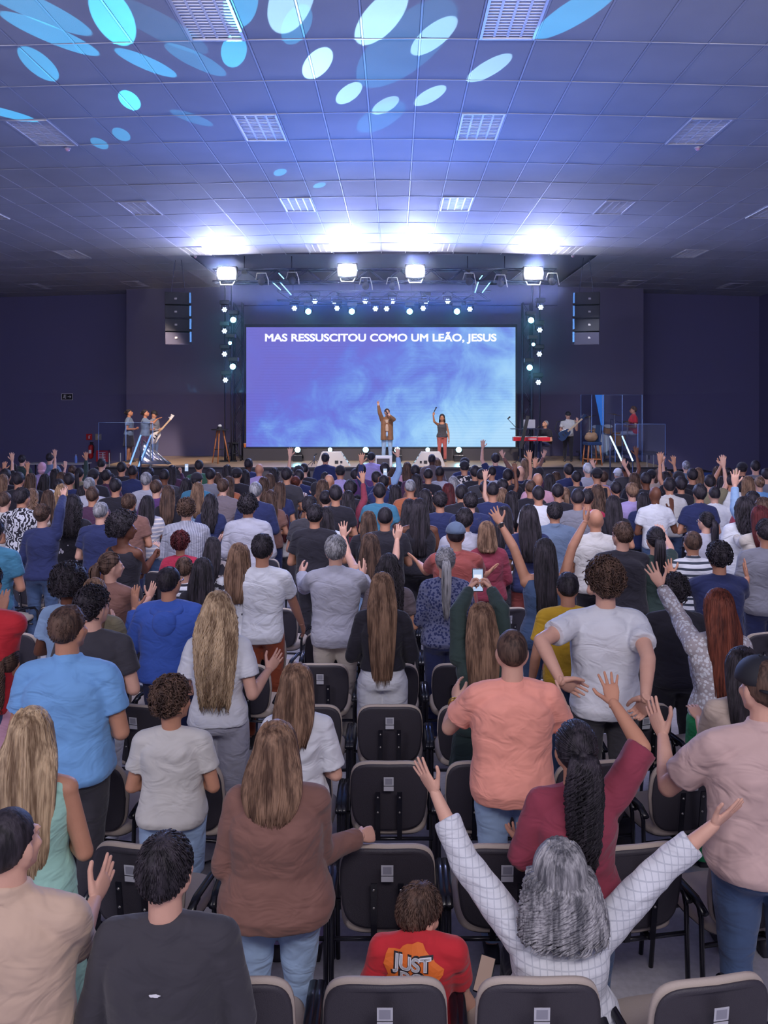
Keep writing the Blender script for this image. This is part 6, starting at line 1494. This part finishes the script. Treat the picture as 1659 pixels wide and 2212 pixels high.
for x, y, col_, lab in ((192, 944, m_red, 'small red fire-point sign on the back wall'), (212, 944, plain('pale_sign', (176, 164, 140), .5), 'small pale sign right of the red fire-point sign')):
    r = empty('wall_sign', PX(x, y, 30.958), 0, lab, 'sign'); m = MB(); m.box((0, .03, 0), (.21, .02, .22)); m.obj('plate', col_, r); m = MB(); m.cap((0, .012, -.04), (0, .012, .04), .022, .016, 10); m.box((.03, .012, .05), (.05, .006, .012)); m.obj('pictogram', m_sg, r)
p = PX(192, 990, 30.7); r = empty('fire_extinguisher', (p.x, 30.9, .95), 0, 'red fire extinguisher hanging under the red sign', 'extinguisher')
m = MB(); m.cap((0, 0, .07), (0, 0, .42), .085, .085, 18); m.obj('cylinder', m_red, r, smooth=True); m = MB(); m.cap((0, 0, .5), (0, 0, .56), .03, .02, 10); m.box((.03, 0, .58), (.12, .03, .02)); m.obj('valve', m_black, r); m = MB(); m.tube([(.04, 0, .55), (.12, -.02, .45), (.11, -.02, .2)], .012); m.obj('hose', m_black, r, smooth=True); m = MB(); m.box((0, -.084, .25), (.09, .01, .13)); m.obj('label_plate', m_sg, r)
r = empty('hydrant_box', (PX(218, 0, 30.6).x, 30.845, .85), 0, 'red metal box with slots behind the choir barrier', 'box'); m = MB(); m.box((0, 0, .2), (.42, .3, .40)); m.obj('case', m_red, r, bevel=.01); m = MB(); [m.box((0, -.153, .08+.06*i), (.26, .006, .02)) for i in range(5)]; m.obj('slots', m_sg, r)
a = PX(65, 1001, 24.6); c = PX(190, 1001, 24.6); r = empty('side_table', ((a.x+c.x)/2, 24.6, 0), 0, 'long dark side table left of the stage', 'table'); m = MB(); m.box((0, 0, a.z), (c.x-a.x, .6, .03)); m.obj('table_top', m_mon, r)
for sx in (-1, 1):
    for sy in (-1, 1): m = MB(); m.tube([(sx*(c.x-a.x)*.47, sy*.25, 0), (sx*(c.x-a.x)*.47, sy*.25, a.z)], .02); m.obj('leg', m_black, r)
r = empty('water_bottle', (PX(164, 0, 24.5).x, 24.5, a.z+.015), 0, 'blue plastic water bottle on the side table', 'bottle'); m = MB(); m.rings([[(q*math.cos(t), q*math.sin(t), z_) for t in np.linspace(0, 6.283, 17)[:-1]] for z_, q in ((0, .035), (.02, .038), (.14, .038), (.18, .03), (.21, .014), (.225, .014))]); m.obj('bottle_body', plain('blue_plastic', (110, 140, 210), .15), r, smooth=True); m = MB(); m.cap((0, 0, .225), (0, 0, .245), .016, .016, 10, flat0=True, flat1=True); m.obj('bottle_cap', m_wh, r)
r = empty('blue_ramp_cover', (PX(1470, 0, 25).x, 25, 0), 0, 'dark blue covered block right of the stage end', 'block'); m = MB(); m.box((0, 0, .5), (1.5, .8, .9)); m.obj('cover', plain('deep_blue_cloth', (40, 70, 130), .8), r); m = MB(); m.box((0, 0, .965), (1.52, .82, .03)); m.obj('board', m_black, r)
# bubble lettering on the red tee, laid onto the cloth of the back
from mathutils.bvhtree import BVHTree
def decal(sp, s, cx, cz, width, height, mat, name, off, thick=0.0):
    sh_ = [o for o in sp['obj'].children if o.name.startswith('shirt')][0]; me = sh_.data
    bvh = BVHTree.FromPolygons([v.co.copy() for v in me.vertices], [tuple(p_.vertices) for p_ in me.polygons])
    if isinstance(s, str):
        o = textmesh(s, name, width, mat, None, (0, 0, 0), bold=thick, height=height, ext=0); tm = o.data; src = [(v.co.x, v.co.y-height/2) for v in tm.vertices]
    else:
        n_ = 18; vs2 = [(0, 0)]; fs2 = []
        for q in range(1, 7):
            for j in range(n_*2): a_ = math.pi*j/n_; g = 1+.10*math.sin(5*a_+1)+.05*math.sin(11*a_); vs2.append((q/6*width/2*g*math.cos(a_), q/6*height/2*g*math.sin(a_)))
        N2 = n_*2
        for j in range(N2): fs2.append((0, 1+j, 1+(j+1) % N2))
        for q in range(5):
            for j in range(N2): fs2.append((1+q*N2+j, 1+(q+1)*N2+j, 1+(q+1)*N2+(j+1) % N2, 1+q*N2+(j+1) % N2))
        tm = bpy.data.meshes.new(name); tm.from_pydata([(a_, b_, 0) for a_, b_ in vs2], [], fs2); src = vs2; o = mobj(name, tm, mat)
    o.parent = sh_; o.location = (0, 0, 0); o.rotation_euler = (0, 0, 0)
    for v, (a_, b_) in zip(tm.vertices, src):
        h_ = bvh.ray_cast(Vector((cx+a_, -1.5, cz+b_)), Vector((0, 1, 0)))
        yv = h_[0].y if h_[0] is not None else -.12
        v.co = (cx+a_, yv-off, cz+b_)
    return o
sz = red_boy['headc'].z-.165
m_or = plain('orange_print', (232, 116, 44), .7); m_lt = plain('white_print', (226, 226, 232), .7); m_bk = plain('black_print', (40, 34, 44), .7)
decal(red_boy, None, -.02, sz+.02, .22, .20, m_or, 'orange_print', .004)
for s_, dz_, wd_, hh_ in (('JUST', .062, .15, .045), ('DO', .010, .09, .045), ('IT', -.044, .07, .045)):
    decal(red_boy, s_, -.02, sz+dz_, wd_+.014, hh_+.008, m_bk, 'lettering_outline', .007, .055); decal(red_boy, s_, -.02, sz+dz_, wd_, hh_, m_lt, 'lettering', .0095, .045)
# tiny mark on the back of the sweatshirt, watches
boy = [p_ for p_ in PEOPLE if (p_.get('label') or '').startswith('boy in oversized')][0]
o = decal(boy, None, 0, boy['headc'].z-.30, .034, .010, m_lt, 'pale_mark', .006)

def band(sp, key, mat, nm, r_=.036, face=None, back=.02):
    Sh, E, W_, *_ = sp['J'][key]; d_ = (W_-E).normalized(); c_ = W_-d_*back; m = MB(); x_ = d_.orthogonal().normalized(); y_ = d_.cross(x_)
    m.tube([c_+x_*(r_*math.cos(a))+y_*(r_*math.sin(a)) for a in np.linspace(0, 2*math.pi, 25)], .006, 6); o = m.obj(nm, mat, sp['obj'], smooth=True)
    if face: q = MB(); q.box(c_+Vector((0, -r_-.004, 0)), (.036, .010, .040)); q.obj('watch_case', face, o)
band(denim_w, 'L', m_bolt, 'watch', .034, m_black); band(salmon, 'L', m_cym, 'bracelet', .034, None, .03); band(salmon, 'L', m_cym, 'bracelet', .034, None, .05)
navy_w = [p_ for p_ in PEOPLE if p_.get('label', '').startswith('person in navy tee lifting')][0]; band(navy_w, 'L', plain('blue_strap', (60, 150, 200), .4), 'watch', .034, m_black)
aub = [p_ for p_ in PEOPLE if 'bright green' in p_.get('label', '')][0]; band(aub, 'L', m_bolt, 'watch', .034, m_bolt)
# ================================================================ HAZE over the stage
m = MB(); m.box((-.3, 25.8, 5.0), (19, 7.7, 3.6))
mh = bpy.data.materials.new('thin_haze'); mh.use_nodes = True; nt = mh.node_tree; nt.nodes.clear()
o_ = N(nt, 'ShaderNodeOutputMaterial'); v_ = N(nt, 'ShaderNodeVolumeScatter'); v_.inputs['Density'].default_value = .010; v_.inputs['Anisotropy'].default_value = .68; v_.inputs['Color'].default_value = (.70, .80, 1, 1)
nt.links.new(v_.outputs[0], o_.inputs['Volume'])
hz = m.obj('stage_haze', mh); tag(hz, 'thin bluish haze hanging in the air over the stage', 'haze', kind='stuff')
bpy.data.objects.remove(TMP)
print('OBJECTS', len(bpy.data.objects))
